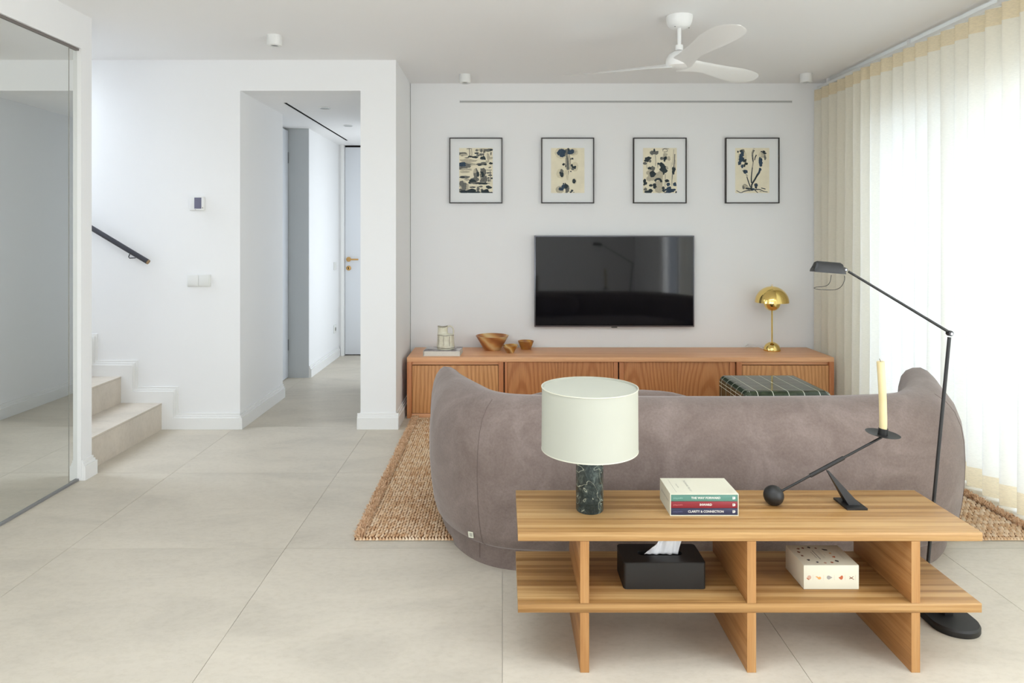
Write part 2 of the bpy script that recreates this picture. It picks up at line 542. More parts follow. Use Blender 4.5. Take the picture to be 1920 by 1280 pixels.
def wax():
    m, nt, b = new_mat('candle_wax')
    v = mapping(nt)
    f = noise_tex(nt, v, 12, 3, 0.5)
    nt.links.new(ramp(nt, f, [(0.3, S(214, 194, 144)), (0.7, S(226, 208, 162))]), b.inputs['Base Color'])
    b.inputs['Roughness'].default_value = 0.45
    b.inputs['Subsurface Weight'].default_value = 0.15
    b.inputs['Subsurface Radius'].default_value = (0.012, 0.009, 0.005)
    return m
M['wax'] = wax()

def magazine():
    m, nt, b = new_mat('magazine_cover')
    v = mapping(nt, (1, 1, 1))
    f = noise_tex(nt, v, 14, 5, 0.6, 0.8)
    nt.links.new(ramp(nt, f, [(0.38, S(84, 80, 84)), (0.48, S(160, 154, 158)), (0.6, S(206, 202, 202))]), b.inputs['Base Color'])
    b.inputs['Roughness'].default_value = 0.35
    return m
M['magazine'] = magazine()

# ================================================================== STRUCTURE
CEIL = 2.472
HC = 2.266             # hall ceiling
YS = 4.58              # plane of the stair wall and the pier front
YT = 5.29              # tv wall
XL = -2.226            # mirror wall face
XR = 2.62              # window wall face
STR = 'structure'

floor = boxes('floor', [(-2.75, 2.75, -3.5, 7.6, -0.06, -0.003)], M['grout'])
tag(floor, 'beige stone tiled floor of the living room and hall', 'floor', kind=STR)
tm = None
W9 = 0.9
for i in range(-3, 3):
    for j in range(12):
        x0 = i * W9; y0 = 2.83 - 7 * W9 + j * W9
        g = 0.0008
        if tm is None:
            h = W9 / 2 - g
            t = boxes('tile', [(x0 + g, x0 + W9 - g, y0 + g, y0 + W9 - g, -0.02, 0.0)], M['tile'], floor)
            tm = t.data
        else:
            link_mesh('tile', tm, floor, (x0 + W9 / 2, y0 + W9 / 2, -0.02))

RLX0, RLX1, RLY0, RLY1 = -1.4, 1.6, 0.5, 2.0      # unseen roof light added above the camera
ceiling = boxes('ceiling', [(-2.46, 2.76, RLY1, YT + 0.2, CEIL, CEIL + 0.14), (-2.46, 2.76, -3.16, RLY0, CEIL, CEIL + 0.14), (-2.46, RLX0, RLY0, RLY1, CEIL, CEIL + 0.14), (RLX1, 2.76, RLY0, RLY1, CEIL, CEIL + 0.14), (-3.0, -2.46, 3.70, YS, CEIL, CEIL + 0.14)], M['ceiling'])
tag(ceiling, 'flat off-white painted ceiling above the living room', 'ceiling', kind=STR)
hallceil = boxes('ceiling_hall', [(-2.10, -0.80, YS + 0.161, 7.5, HC, CEIL - 0.002)], M['ceiling'])
tag(hallceil, 'lowered white ceiling of the hall', 'ceiling', kind=STR)

wback = boxes('wall_back', [(-0.711, 2.76, YT, YT + 0.16, 0, CEIL)], M['wall'])
tag(wback, 'white wall behind the television and picture row', 'wall', kind=STR)
wpier = boxes('wall_pier', [(-0.952, -0.714, YS, 6.05, 0, CEIL), (-0.952, -0.714, 7.05, 7.5, 0, CEIL), (-0.952, -0.714, 6.05, 7.05, 2.2, CEIL)], M['wall'])
tag(wpier, 'white pier wall between the hall opening and the television wall', 'wall', kind=STR)
wstair = boxes('wall_stair', [(-6.2, -1.76, YS, YS + 0.16, 0, CEIL), (-6.2, -2.46, YS, YS + 0.16, CEIL, 4.3),
                              (-1.76, -0.952, YS, YS + 0.16, HC, CEIL)], M['wall'])
tag(wstair, 'white wall with handrail and thermostat left of the hall opening', 'wall', kind=STR)
whall = boxes('wall_hall', [(-1.95, -1.76, YS + 0.16, 5.47, 0, HC), (-1.95, -1.76, 6.216, 7.34, 0, HC), (-2.1, -1.99, 5.3, 6.4, 0, HC)], M['wall'])
tag(whall, 'white left wall inside the hall', 'wall', kind=STR)
wend = boxes('wall_end', [(-1.95, -1.735, 7.34, 7.5, 0, HC), (-0.99, -0.714, 7.345, 7.5, 0, HC), (-1.95, -0.714, 7.42, 7.5, 0, HC)], M['wall'])
tag(wend, 'white wall around the door at the end of the hall', 'wall', kind=STR)

MT = 2.284             # top of the mirror opening
wleft = boxes('wall_left', [(-2.46, -2.262, -0.7, 3.70, 0, CEIL), (-2.262, XL, -0.7, 3.70, MT, CEIL), (-2.262, XL, 3.612, 3.70, 0, MT),
                            (-2.262, XL, -0.7, 0.4, 0, MT), (-2.46, XL, -3.16, -2.7, 0, CEIL), (-2.46, XL, -2.7, -0.7, 2.2, CEIL), (-2.46, XL, -2.7, -0.7, 0, 0.4), (-6.2, -2.46, 3.54, 3.70, 0, 4.3), (-6.36, -6.2, 3.54, 4.74, 0, 4.3),
                            (-3.0, -2.84, 3.70, 4.58, CEIL + 0.14, 4.3)], M['wall'])
tag(wleft, 'white wall at left that holds the tall mirror', 'wall', kind=STR)

WY0, WY1, WZ1 = -0.9, 4.62, 2.08
wright = boxes('wall_right', [(XR, XR + 0.14, WY1, YT + 0.16, 0, CEIL), (XR, XR + 0.14, WY0, WY1, WZ1, CEIL), (XR, XR + 0.14, -3.16, WY0, 0, CEIL)], M['wall'])
tag(wright, 'white wall around the tall windows behind the curtain', 'wall', kind=STR)
wfront = boxes('wall_front', [(-2.46, -2.2, -3.16, -3.0, 0, CEIL), (0.5, 2.76, -3.16, -3.0, 0, CEIL), (-2.2, 0.5, -3.16, -3.0, 2.3, CEIL)], M['wall'])
tag(wfront, 'white wall behind the photographer with an added wide window', 'wall', kind=STR)

# windows: frames and panes; rear, side and roof ones are added, unseen
win = boxes('window_1', [(XR + 0.03, XR + 0.09, WY0, WY1, 0, 0.05), (XR + 0.03, XR + 0.09, WY0, WY1, WZ1 - 0.06, WZ1)] +
            [(XR - 0.05 if y == 3.74 else XR + 0.02, XR + 0.10, y - 0.055, y + 0.055, 0.05, WZ1 - 0.06) for y in (WY0 + 0.055, 0.2, 1.09, 1.98, 2.87, 3.74, WY1 - 0.055)], M['trim'])
tag(win, 'row of tall white framed glass doors behind the curtain', 'window', kind=STR)
ys = [WY0 + 0.05, 0.2, 1.09, 1.98, 2.87, 3.76, WY1 - 0.05]
for a, b in zip(ys, ys[1:]):
    boxes('pane', [(XR + 0.055, XR + 0.061, a + 0.05, b - 0.05, 0.05, WZ1 - 0.06)], M['glass'], win)
added_win2 = boxes('added_window_2', [(-2.2, 0.5, -3.11, -3.05, 0, 0.05), (-2.2, 0.5, -3.11, -3.05, 2.24, 2.3)] +
             [(x - 0.03, x + 0.03, -3.12, -3.04, 0.05, 2.24) for x in (-2.17, -0.85, 0.47)], M['trim'])
tag(added_win2, 'wide white framed window added in the wall behind the photographer', 'window', kind=STR)  # added out of view to bring light in from behind
for a, b in ((-2.14, -0.88), (-0.82, 0.44)):
    boxes('pane', [(a, b, -3.083, -3.077, 0.05, 2.24)], M['glass'], added_win2)
added_win4 = boxes('added_window_4', [(-2.40, -2.34, -2.7, -0.7, 0.4, 0.46), (-2.40, -2.34, -2.7, -0.7, 2.14, 2.2), (-2.40, -2.34, -2.7, -2.64, 0.46, 2.14), (-2.40, -2.34, -0.76, -0.7, 0.46, 2.14)], M['trim'])
tag(added_win4, 'white framed side window added behind the photographer left of the mirror', 'window', kind=STR)  # unseen, put in for light from the left
boxes('pane', [(-2.373, -2.367, -2.64, -0.76, 0.46, 2.14)], M['glass'], added_win4)
added_win3 = boxes('added_window_3', [(RLX0, RLX0 + 0.05, RLY0, RLY1, CEIL + 0.05, CEIL + 0.14), (RLX1 - 0.05, RLX1, RLY0, RLY1, CEIL + 0.05, CEIL + 0.14), (RLX0 + 0.05, RLX1 - 0.05, RLY0, RLY0 + 0.05, CEIL + 0.05, CEIL + 0.14), (RLX0 + 0.05, RLX1 - 0.05, RLY1 - 0.05, RLY1, CEIL + 0.05, CEIL + 0.14)], M['trim'])
tag(added_win3, 'flat roof light added in the ceiling above the photographer', 'window', kind=STR)  # unseen, put in to light the room from above
boxes('pane', [(RLX0 + 0.05, RLX1 - 0.05, RLY0 + 0.05, RLY1 - 0.05, CEIL + 0.09, CEIL + 0.096)], M['glass'], added_win3)
terrace = boxes('terrace', [(2.76, 7.0, -4, 6.5, -0.12, -0.02)], M['step'])
tag(terrace, 'pale stone terrace outside the curtained windows', 'terrace', kind=STR)

# ---- baseboards
LAY = [(0.076, 0.020), (0.090, 0.0125), (0.105, 0.0065)]
def base_x(name, x0, x1, y, label, parent=None):           # on a wall facing -y
    o = boxes(name, [(x0, x1, y - t, y, (LAY[k - 1][0] if k else 0), h) for k, (h, t) in enumerate(LAY)], M['trim'], parent)
    return tag(o, label, 'baseboard', kind=STR)
def base_y(name, y0, y1, x, s, label):                       # on a wall facing s*x
    o = boxes(name, [(min(x, x + s * t), max(x, x + s * t), y0, y1, (LAY[k - 1][0] if k else 0), h) for k, (h, t) in enumerate(LAY)], M['trim'])
    return tag(o, label, 'baseboard', kind=STR)

X1S, TR, RI = -2.276, 0.272, 0.177
NST = 9
def stepped():
    v = []; f = []
    for h, t in LAY:
        pts = [(-1.76, 0.0), (-1.76, h), (X1S + h, h)]
        for k in range(4):
            xk = X1S - k * TR
            zz = (k + 1) * RI
            pts += [(xk + h, zz + h)]
            nx = X1S - (k + 1) * TR
            pts += [(nx + h, zz + h)] if k < 3 else [(nx, zz + h)]
        low = [(X1S - 4 * TR, 0.0)]
        pts += low
        n = len(pts); k0 = len(v)
        v += [(x, YS - t, z) for x, z in pts] + [(x, YS, z) for x, z in pts]
        f.append(tuple(k0 + i for i in reversed(range(n))))
        f.append(tuple(k0 + n + i for i in range(n)))
        for i in range(n):
            j = (i + 1) % n
            f.append((k0 + i, k0 + j, k0 + n + j, k0 + n + i))
    return v, f
v, f = stepped()
bs = add('baseboard_stair', v, f, M['trim'])
tag(bs, 'white stepped baseboard climbing the wall beside the stairs', 'baseboard', kind=STR)
base_y('baseboard_hall', YS - 0.018, 5.47, -1.76, 1, 'white baseboard on the hall wall before the recessed door')
base_y('baseboard_hall_far', 6.216, 7.33, -1.76, 1, 'white baseboard on the far hall wall with the sockets')
base_x('baseboard_pier', -0.972, -0.696, YS, 'white grooved baseboard across the foot of the pier')
base_y('baseboard_pier_side', YS, YT, -0.714, 1, 'white baseboard on the pier side next to the cabinet')
base_y('baseboard_hall_right', YS, 6.05, -0.952, -1, 'white baseboard on the right hall wall seen in the mirror')
b_ = boxes('baseboard_left', [(XL, XL + t, 3.612, 3.70 + t, (LAY[k - 1][0] if k else 0), h) for k, (h, t) in enumerate(LAY)] , M['trim'])
tag(b_, 'short white baseboard on the wall end beside the mirror', 'baseboard', kind=STR)
base_x('baseboard_back', 2.36, XR, YT, 'white baseboard of the television wall right of the cabinet')

# ---- stairs
st = thing('staircase', (-3.4, 4.13, 0), 'beige stone staircase rising to the left behind the mirror wall', 'stairs', kind=STR)
for k in range(NST):
    xk = X1S - k * TR
    boxes('riser', [(xk - 0.018, xk, 3.702, YS - 0.019, k * RI, (k + 1) * RI - 0.012)], M['step'], st)
    boxes('tread', [(xk - TR, xk + 0.001, 3.702, YS - 0.019, (k + 1) * RI - 0.010, (k + 1) * RI)], M['step'], st)
    boxes('nosing_joint', [(xk - TR, xk - 0.001, 3.702, YS - 0.019, (k + 1) * RI - 0.012, (k + 1) * RI - 0.010)], M['printgrey'], st)
boxes('stair_core', [(X1S - (k + 1) * TR, X1S - k * TR - 0.019, 3.704, YS - 0.02, 0.0, (k + 1) * RI - 0.013) for k in range(NST)], M['wall'], st)

# ---- hall doors
d1 = thing('door_1', (-1.95, 5.85, 0), 'white recessed door in the left hall wall', 'door', kind=STR)
bev('door_leaf', -1.985, -1.948, 5.475, 6.205, 0.006, 2.245, M['door'], d1, 0.002)
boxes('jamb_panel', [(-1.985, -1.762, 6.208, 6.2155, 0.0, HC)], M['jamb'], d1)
boxes('jamb_lining', [(-1.985, -1.762, 5.4705, 5.474, 0.0, HC)], M['trim'], d1)
boxes('hinge', [(-1.952, -1.942, 6.196, 6.206, z, z + 0.1) for z in (0.25, 1.95)], M['chrome'], d1)
d2 = thing('door_2', (-1.36, 7.38, 0), 'pale blue-white door with brass handle at the hall end', 'door', kind=STR)
bev('door_leaf', -1.70, -0.99, 7.375, 7.415, 0.008, 2.245, M['door'], d2, 0.003)
boxes('door_casing', [(-1.735, -1.703, 7.325, 7.419, 0, HC - 0.001)], M['trim'], d2)
boxes('head_gap', [(-1.70, -0.99, 7.38, 7.41, 2.247, HC - 0.001)], M['gap'], d2)
hx, hz = -1.66, 1.035
hd = lathe('door_handle', [(0, 0.0), (0.026, 0), (0.026, 0.008), (0.011, 0.010), (0.011, 0.05), (0, 0.05)], (hx, 7.375, hz), M['bronze'], d2, 20, Matrix.Rotation(PI / 2, 3, 'X'))
bev('lever', hx - 0.012, hx + 0.115, 7.318, 7.332, hz - 0.009, hz + 0.009, M['bronze'], hd, 0.004)
ky = lathe('key_rosette', [(0, 0.0), (0.026, 0), (0.026, 0.008), (0.02, 0.010), (0, 0.010)], (hx, 7.375, hz - 0.095), M['bronze'], d2, 20, Matrix.Rotation(PI / 2, 3, 'X'))
boxes('keyhole', [(hx - 0.004, hx + 0.004, 7.362, 7.366, hz - 0.107, hz - 0.083)], M['gap'], ky)

# ---- linear air slots
slot = thing('air_slot', (0.956, YT, 2.32), 'long thin slot diffuser high on the television wall', 'air vent')
boxes('slot_frame', [(-0.335, 2.248, YT - 0.003, YT, 2.336, 2.341), (-0.335, 2.248, YT - 0.003, YT, 2.319, 2.324)], M['white'], slot)
boxes('slot_gap', [(-0.331, 2.244, YT - 0.0015, YT, 2.324, 2.336)], mat('slot_shadow', (0.22, 0.22, 0.22, 1), 0.8), slot)
boxes('slot_blade', [(-0.331, 2.244, YT - 0.0028, YT - 0.0016, 2.3275, 2.3305)], M['white'], slot)
hs = thing('ceiling_slot', (-1.587, 6.0, HC - 0.004), 'black linear slot running along the hall ceiling', 'air vent')
boxes('slot_gap', [(-1.599, -1.575, 5.0, 6.98, HC - 0.002, HC)], M['gap'], hs)
boxes('slot_frame', [(-1.602, -1.599, 4.99, 6.99, HC - 0.004, HC), (-1.575, -1.572, 4.99, 6.99, HC - 0.004, HC)], M['white'], hs)
for k, (x, y, lb) in enumerate(((-1.351, 5.195, 'small round disc light in the hall ceiling, nearest the opening'), (-1.361, 6.03, 'small round disc light deeper in the hall ceiling'))):
    o = thing('disc_light', (x, y, HC - 0.006), lb, 'ceiling light', 'hall disc lights')
    lathe('rim', [(0.034, 0.0), (0.042, 0.0), (0.042, 0.006), (0.034, 0.006)], (x, y, HC - 0.006), M['white'], o, 24)
    lathe('diffuser', [(0, 0.002), (0.0338, 0.002), (0.0338, 0.005)], (x, y, HC - 0.006), M['jamb'], o, 24)

# ================================================================== MIRROR
mr = thing('wall_mirror', (-2.25, 2.0, 0), 'tall frameless mirror filling the wall at left edge', 'mirror')
boxes('mirror_panel', [(-2.2525, -2.245, 0.4, 3.533, 0.012, MT - 0.012)], M['mirror'], mr)
boxes('mirror_strip', [(-2.2555, -2.248, 3.540, 3.608, 0.012, MT - 0.012)], M['mirror'], mr)
boxes('panel_edge', [(-2.2525, -2.2445, 3.533, 3.5375, 0.012, MT - 0.012)], M['printgrey'], mr)
boxes('top_channel', [(-2.261, -2.238, 0.4, 3.611, MT - 0.012, MT - 0.001)], mat('channel_dark', S(122, 114, 110), 0.5), mr)
boxes('bottom_channel', [(-2.261, -2.238, 0.4, 3.611, 0.001, 0.012)], mat('channel_steel', S(138, 138, 138), 0.4, metal=0.2), mr)
boxes('edge_strip', [(-2.258, -2.2265, 3.6085, 3.6115, 0.002, MT - 0.001)], M['trim'], mr)

# ================================================================== STAIR WALL ITEMS
hr = thing('handrail', (-2.5, 4.52, 0.9), 'black round handrail sloping down the stair wall', 'handrail')
sl = RI / TR
y_ = 4.515
def rz(x): return 1.1225 - 0.60 * (x + 2.347)
tube('rail', [(-2.347, y_, rz(-2.347)), (-3.6, y_, rz(-3.6)), (-5.0, y_, rz(-5.0))], 0.0165, M['rail'], hr, 20)
tube('end_cap', [(-2.345, y_, rz(-2.345)), (-2.3395, y_, rz(-2.3395))], 0.0155, mat('rail_end_wood', S(150, 122, 86), 0.6), hr, 20)
for bx in (-2.468, -3.5, -4.5):
    tube('bracket', [(bx + 0.006, y_, rz(bx) - 0.016), (bx - 0.004, y_, rz(bx) - 0.042), (bx - 0.002, y_ + 0.008, rz(bx) - 0.050), (bx + 0.006, 4.579, rz(bx) - 0.050)], 0.0035, M['rail'], hr, 8)

th = thing('thermostat', (-2.04, YS, 1.46), 'small white square thermostat with grey screen on stair wall', 'thermostat')
bev('case', -2.089, -1.993, YS - 0.026, YS, 1.462, 1.556, M['white'], th, 0.006, 3)
boxes('display', [(-2.055, -2.008, YS - 0.0268, YS - 0.0255, 1.474, 1.548)], M['screen'], th)
boxes('button', [(-2.003, -1.997, YS - 0.0272, YS - 0.0255, 1.476, 1.483)], M['printgrey'], th)
boxes('button', [(-2.052, -2.044, YS - 0.0268, YS - 0.0255, 1.4665, 1.469)], M['printgrey'], th)
sw = thing('light_switch', (-2.04, YS, 0.95), 'white double light switch below the thermostat', 'light switch')
bev('plate', -2.110, -1.955, YS - 0.010, YS, 0.952, 1.034, M['switch'], sw, 0.003)
for a in (-2.104, -2.032):
    bev('rocker', a, a + 0.070, YS - 0.017, YS - 0.009, 0.957, 1.029, M['switch'], sw, 0.0025)
for z, nm, lb, ct in ((0.93, 'wall_switch', 'small white switch on far hall wall by the door', 'light switch'), (0.27, 'wall_socket', 'small white socket low on far hall wall by the door', 'socket')):
    o = thing(nm, (-1.76, 7.16, z), lb, ct)
    bev('plate', -1.76, -1.750, 7.115, 7.200, z, z + 0.085, M['switch'], o, 0.003)
    if ct == 'socket':
        lathe('socket_well', [(0, 0.0), (0.02, 0), (0.02, 0.003), (0, 0.003)], (-1.7505, 7.157, z + 0.0425), M['printgrey'], o, 16, Matrix.Rotation(PI / 2, 3, 'Y'))
    else:
        bev('rocker', -1.751, -1.745, 7.125, 7.19, z + 0.01, z + 0.075, M['switch'], o, 0.002)

# ================================================================== CEILING SPOTS + FAN
for k, (x, y, lb) in enumerate(((-1.342, 4.02, 'white cylinder ceiling spotlight above the stair wall, largest of three'),
                               (-0.275, 5.0, 'white cylinder ceiling spotlight left of the picture row'),
                               (2.215, 4.98, 'white cylinder ceiling spotlight beside the curtain corner'))):
    o = thing('ceiling_spotlight', (x, y, CEIL - 0.062), lb, 'ceiling light', 'cylinder ceiling spotlights')
    lathe('housing', [(0.024, 0.012), (0.024, 0.0), (0.040, 0.0), (0.0425, 0.002), (0.0425, 0.062), (0.0, 0.062)], (x, y, CEIL - 0.062), M['white'], o, 28)
    lathe('lens', [(0, 0.006), (0.0238, 0.006), (0.0238, 0.012), (0, 0.012)], (x, y, CEIL - 0.062), mat('spot_lens', (0.10, 0.10, 0.10, 1), 0.2), o, 20)

fx, fy = 0.951, 3.67
fan = thing('ceiling_fan', (fx, fy, 2.2), 'white three-bladed ceiling fan with curved propeller blades', 'ceiling fan')
lathe('canopy', [(0, 0), (0.032, 0.0), (0.048, 0.005), (0.060, 0.017), (0.067, 0.034), (0.071, 0.058), (0.071, 0.064), (0, 0.064)], (fx, fy, CEIL - 0.064), M['fanwhite'], fan, 36)
lathe('down_rod', [(0, 0), (0.0105, 0), (0.0105, 0.12), (0, 0.12)], (fx, fy, 2.305), M['fanwhite'], fan, 16)
lathe('coupling', [(0, 0), (0.02, 0), (0.02, 0.028), (0.013, 0.03), (0, 0.03)], (fx, fy, 2.29), M['fanwhite'], fan, 20)
hub = lathe('motor_housing', [(0, -0.012), (0.045, -0.010), (0.066, 0.0), (0.073, 0.018), (0.070, 0.040), (0.056, 0.064), (0.030, 0.080), (0, 0.084)], (fx, fy, 2.204), M['fanwhite'], fan, 36)
for a in (0.4, 2.4):
    lathe('screw', [(0, 0), (0.004, 0), (0.004, 0.003), (0, 0.003)], (fx + 0.05 * math.cos(a + 3.6), fy + 0.05 * math.sin(a + 3.6), CEIL - 0.066), M['chrome'], fan, 10)
CH = [(0.0, 0.10), (0.06, 0.112), (0.14, 0.096), (0.22, 0.094), (0.32, 0.112), (0.44, 0.142), (0.54, 0.152), (0.60, 0.142), (0.64, 0.112), (0.662, 0.066), (0.672, 0.02)]
def blade(ang):
    rings = []
    for k in range(25):
        r = 0.03 + (0.672 - 0.03) * (1 - (1 - k / 24) ** 1.25)
        c = lerp_tab(CH, r)
        t = lerp_tab([(0.03, 0.016), (0.2, 0.011), (0.6, 0.006), (0.672, 0.003)], r)
        pitch = math.radians(lerp_tab([(0.03, 24), (0.25, 20), (0.67, 11)], r))
        off = lerp_tab([(0.03, 0.0), (0.2, -0.012), (0.45, 0.0), (0.672, 0.022)], r)
        dz = lerp_tab([(0.03, 0.0), (0.3, 0.004), (0.672, 0.012)], r)
        ring = []
        for q in range(14):
            a = 2 * PI * q / 14
            u = off + c / 2 * math.cos(a); w = t / 2 * math.sin(a)
            px, py, pz = r, u * math.cos(pitch) + w * math.sin(pitch), -u * math.sin(pitch) + w * math.cos(pitch) + dz
            ring.append((fx + px * math.cos(ang) - py * math.sin(ang), fy + px * math.sin(ang) + py * math.cos(ang), 2.214 + pz))
        rings.append(ring)
    return loft('blade', rings, M['fanwhite'], fan, sharp=50)
for a in (152, 34, -84):
    blade(math.radians(a))

# ================================================================== CURTAIN
XC = 2.425
CY0, CY1, CZ0, CZ1 = 1.25, 5.235, 0.012, 2.412  # near end stops short out of view to admit more light
cur = thing('curtain', (XC, 2.3, 0), 'floor-length cream linen curtain in soft vertical folds over the windows', 'curtain')
PER = 0.1165
NF = int((CY1 - CY0) / PER)
rc = random.Random(4)
amp = [0.030 + rc.uniform(-0.007, 0.008) for _ in range(NF + 2)]
ph = [rc.uniform(-0.16, 0.16) for _ in range(NF + 2)]
lean = [rc.uniform(-1, 1) for _ in range(NF + 2)]
SEG = 18
def cpoint(i, z, inset=0.0):
    u = i / SEG
    n = int(u); t = u - n
    s = t * t * (3 - 2 * t)
    A = amp[n] * (1 - s) + amp[min(n + 1, NF)] * s
    P = ph[n] * (1 - s) + ph[min(n + 1, NF)] * s
    L = lean[n] * (1 - s) + lean[min(n + 1, NF)] * s
    hz_ = 1 - z / CZ1
    A *= 0.92 + 0.32 * hz_
    th_ = 2 * PI * u
    x = XC - A * math.cos(th_ + 0.2 * P) + 0.010 * L * hz_ * hz_ + 0.003 * math.sin(z * 2.3 + n)
    y = CY1 - PER * (u - 0.82 * math.cos(th_ + 0.5 * P) / (2 * PI)) + 0.014 * L * hz_ * hz_
    return (x + inset, y, z)
def csheet(name, z0, z1, nz, m, inset=0.0):
    n = NF * SEG
    v = []; f = []
    for k in range(nz + 1):
        z = z0 + (z1 - z0) * k / nz
        for i in range(n + 1):
            v.append(cpoint(i, z, inset))
    for k in range(nz):
        for i in range(n):
            a = k * (n + 1) + i
            f.append((a, a + 1, a + n + 2, a + n + 1))
    return add(name, v, f, m, cur, smooth=True)
HB, HT = 0.10, 0.085
csheet('curtain_sheet', CZ0 + HB, CZ1 - HT, 14, M['curtain'])
csheet('bottom_hem', CZ0, CZ0 + HB, 2, M['hem'])
csheet('header_band', CZ1 - HT, CZ1, 2, M['hem'])
trk = thing('curtain_track', (XC, 2.3, 2.41), 'thin white ceiling track carrying the curtain', 'curtain track')
bev('track_rail', XC + 0.0, XC + 0.032, -0.85, 5.262, 2.419, 2.441, M['white'], trk, 0.003)
for y in (5.12, 4.1, 3.35, 2.4, 1.4, 0.4):
    boxes('track_bracket', [(XC + 0.009, XC + 0.023, y - 0.009, y + 0.009, 2.441, CEIL)], M['white'], trk)

# ================================================================== RUG
RX0, RX1, RY0, RY1 = -0.60, 2.29, 2.905, 4.815
rug = thing('jute_rug', (0.845, 3.86, 0), 'woven natural jute rug with shaggy side borders under the sofa', 'rug')
bev('rug_ground', RX0 - 0.03, RX1 + 0.03, RY0, RY1, 0.0, 0.007, M['rugback'], rug, 0.002)
def lump(v, f, cx, cy, cz, lx, ly, h, ang):
    c, s = math.cos(ang), math.sin(ang)
    k = len(v)
    for (a, b, z) in ((-1, -0.55, 0), (0, -1, 0.1), (1, -0.55, 0), (1.05, 0.0, 0), (1, 0.55, 0), (0, 1, 0.1), (-1, 0.55, 0), (-1.05, 0, 0), (0, -0.45, 0.9), (0, 0.45, 0.9)):
        px, py = a * lx, b * ly
        v.append((cx + px * c - py * s, cy + px * s + py * c, cz + z * h))
    for q in ((0, 1, 8), (1, 2, 8), (2, 3, 8), (3, 9, 8), (3, 4, 9), (4, 5, 9), (5, 6, 9), (6, 7, 9), (7, 8, 9), (7, 0, 8)):
        f.append(tuple(k + i for i in q))
rr = random.Random(11)
v = []; f = []
px_, py_ = 0.0130, 0.032
nx_ = int((RX1 - RX0) / px_); ny_ = int((RY1 - RY0 - 0.02) / py_)
for j in range(ny_):
    for i in range(nx_):
        x = RX0 + (i + 0.5) * px_ + rr.uniform(-0.0012, 0.0012)
        y = RY0 + 0.018 + (j + 0.5) * py_ + (0.25 if i % 2 else -0.25) * py_ * 0.5 + rr.uniform(-0.002, 0.002)
        lump(v, f, x, y, 0.006, px_ * 0.45, py_ * 0.62, 0.0105 + rr.uniform(-0.002, 0.002), -0.16 + rr.uniform(-0.08, 0.08))
tag(add('weave', v, f, M['jute'], rug, smooth=True), kind='stuff')
v = []; f = []
for yy in (RY0 + 0.004, RY1 - 0.004):                 # whipped ends
    n = int((RX1 - RX0 + 0.05) / 0.014)
    for i in range(n):
        lump(v, f, RX0 - 0.025 + (i + 0.5) * 0.014, yy, 0.002, 0.0075, 0.012, 0.0125, 0.35 + rr.uniform(-0.15, 0.15))
tag(add('end_binding', v, f, M['jute'], rug, smooth=True), kind='stuff')
for sx, xx in ((-1, RX0 - 0.012), (1, RX1 + 0.012)):   # shaggy side border
    v = []; f = []
    n = 5200
    for i in range(n):
        y = RY0 + (RY1 - RY0) * rr.random()
        x = xx + rr.uniform(-0.017, 0.017)
        a = rr.uniform(0, 2 * PI); ln = rr.uniform(0.012, 0.026)
        dx, dy = math.cos(a) * ln * 0.8, math.sin(a) * ln * 0.8
        wd = 0.0022
        nx2, ny2 = -math.sin(a) * wd, math.cos(a) * wd
        k = len(v); z = 0.010 + rr.uniform(0, 0.010)
        v += [(x - nx2, y - ny2, z - 0.004), (x + nx2, y + ny2, z - 0.004), (x + dx * .6 + nx2, y + dy * .6 + ny2, z + ln * .55), (x + dx * .6 - nx2, y + dy * .6 - ny2, z + ln * .55), (x + dx, y + dy, z + ln * 0.35), (x + dx * .6, y + dy * .6, z + ln * .55 + .0025)]
        f += [(k, k + 1, k + 2, k + 3), (k + 3, k + 2, k + 4), (k + 1, k, k + 5), (k, k + 3, k + 5), (k + 2, k + 1, k + 5)]
    tag(add('shag_border', v, f, M['fringe'], rug), kind='stuff')
for xx in (RX0 - 0.014, RX1 + 0.014):
    bev('border_roll', xx - 0.016, xx + 0.016, RY0 + 0.004, RY1 - 0.004, 0.006, 0.018, M['fringe'], rug, 0.005)

# ================================================================== SOFA
SX = 0.860
sofa = thing('sofa', (SX, 2.9, 0), 'large curved mauve velvet sofa seen from behind', 'sofa')
half = [(1.132, 3.32), (1.106, 3.22), (1.060, 3.09), (1.000, 2.945), (0.945, 2.840), (0.880, 2.768), (0.79, 2.731), (0.60, 2.713), (0.28, 2.70)]
half_r = [(1.150, 3.30), (1.105, 3.21), (1.045, 3.10), (0.965, 2.96), (0.885, 2.86), (0.80, 2.785), (0.70, 2.742), (0.52, 2.715), (0.26, 2.70)]
path = spline([(SX - a, b, 0) for a, b in half] + [(SX, 2.697, 0)] + [(SX + a, b, 0) for a, b in reversed(half_r)], 6)
#  section: (offset outward from the ridge, height)
SEC = [(0.02, 0.085), (0.105, 0.088), (0.128, 0.105), (0.143, 0.15), (0.155, 0.22), (0.163, 0.30), (0.166, 0.38), (0.163, 0.46), (0.152, 0.53), (0.130, 0.585),
       (0.100, 0.622), (0.060, 0.647), (0.015, 0.660), (-0.03, 0.656), (-0.065, 0.640), (-0.090, 0.610), (-0.104, 0.56), (-0.112, 0.48), (-0.118, 0.38), (-0.12, 0.20), (-0.10, 0.09)]
def normal_at(P, i):
    t = (P[min(i + 1, len(P) - 1)] - P[max(i - 1, 0)]).normalized()
    return t, Vector((t.y, -t.x, 0))          # outward (towards the camera at the middle of the back)
rings = []
TAPER_R = [(2.85, 1.0), (2.95, 0.86), (3.05, 0.74), (3.15, 0.68), (3.25, 0.63), (3.33, 0.60)]
TAPER = [(2.92, 1.0), (3.0, 0.96), (3.06, 0.86), (3.12, 0.76), (3.2, 0.60), (3.33, 0.44)]
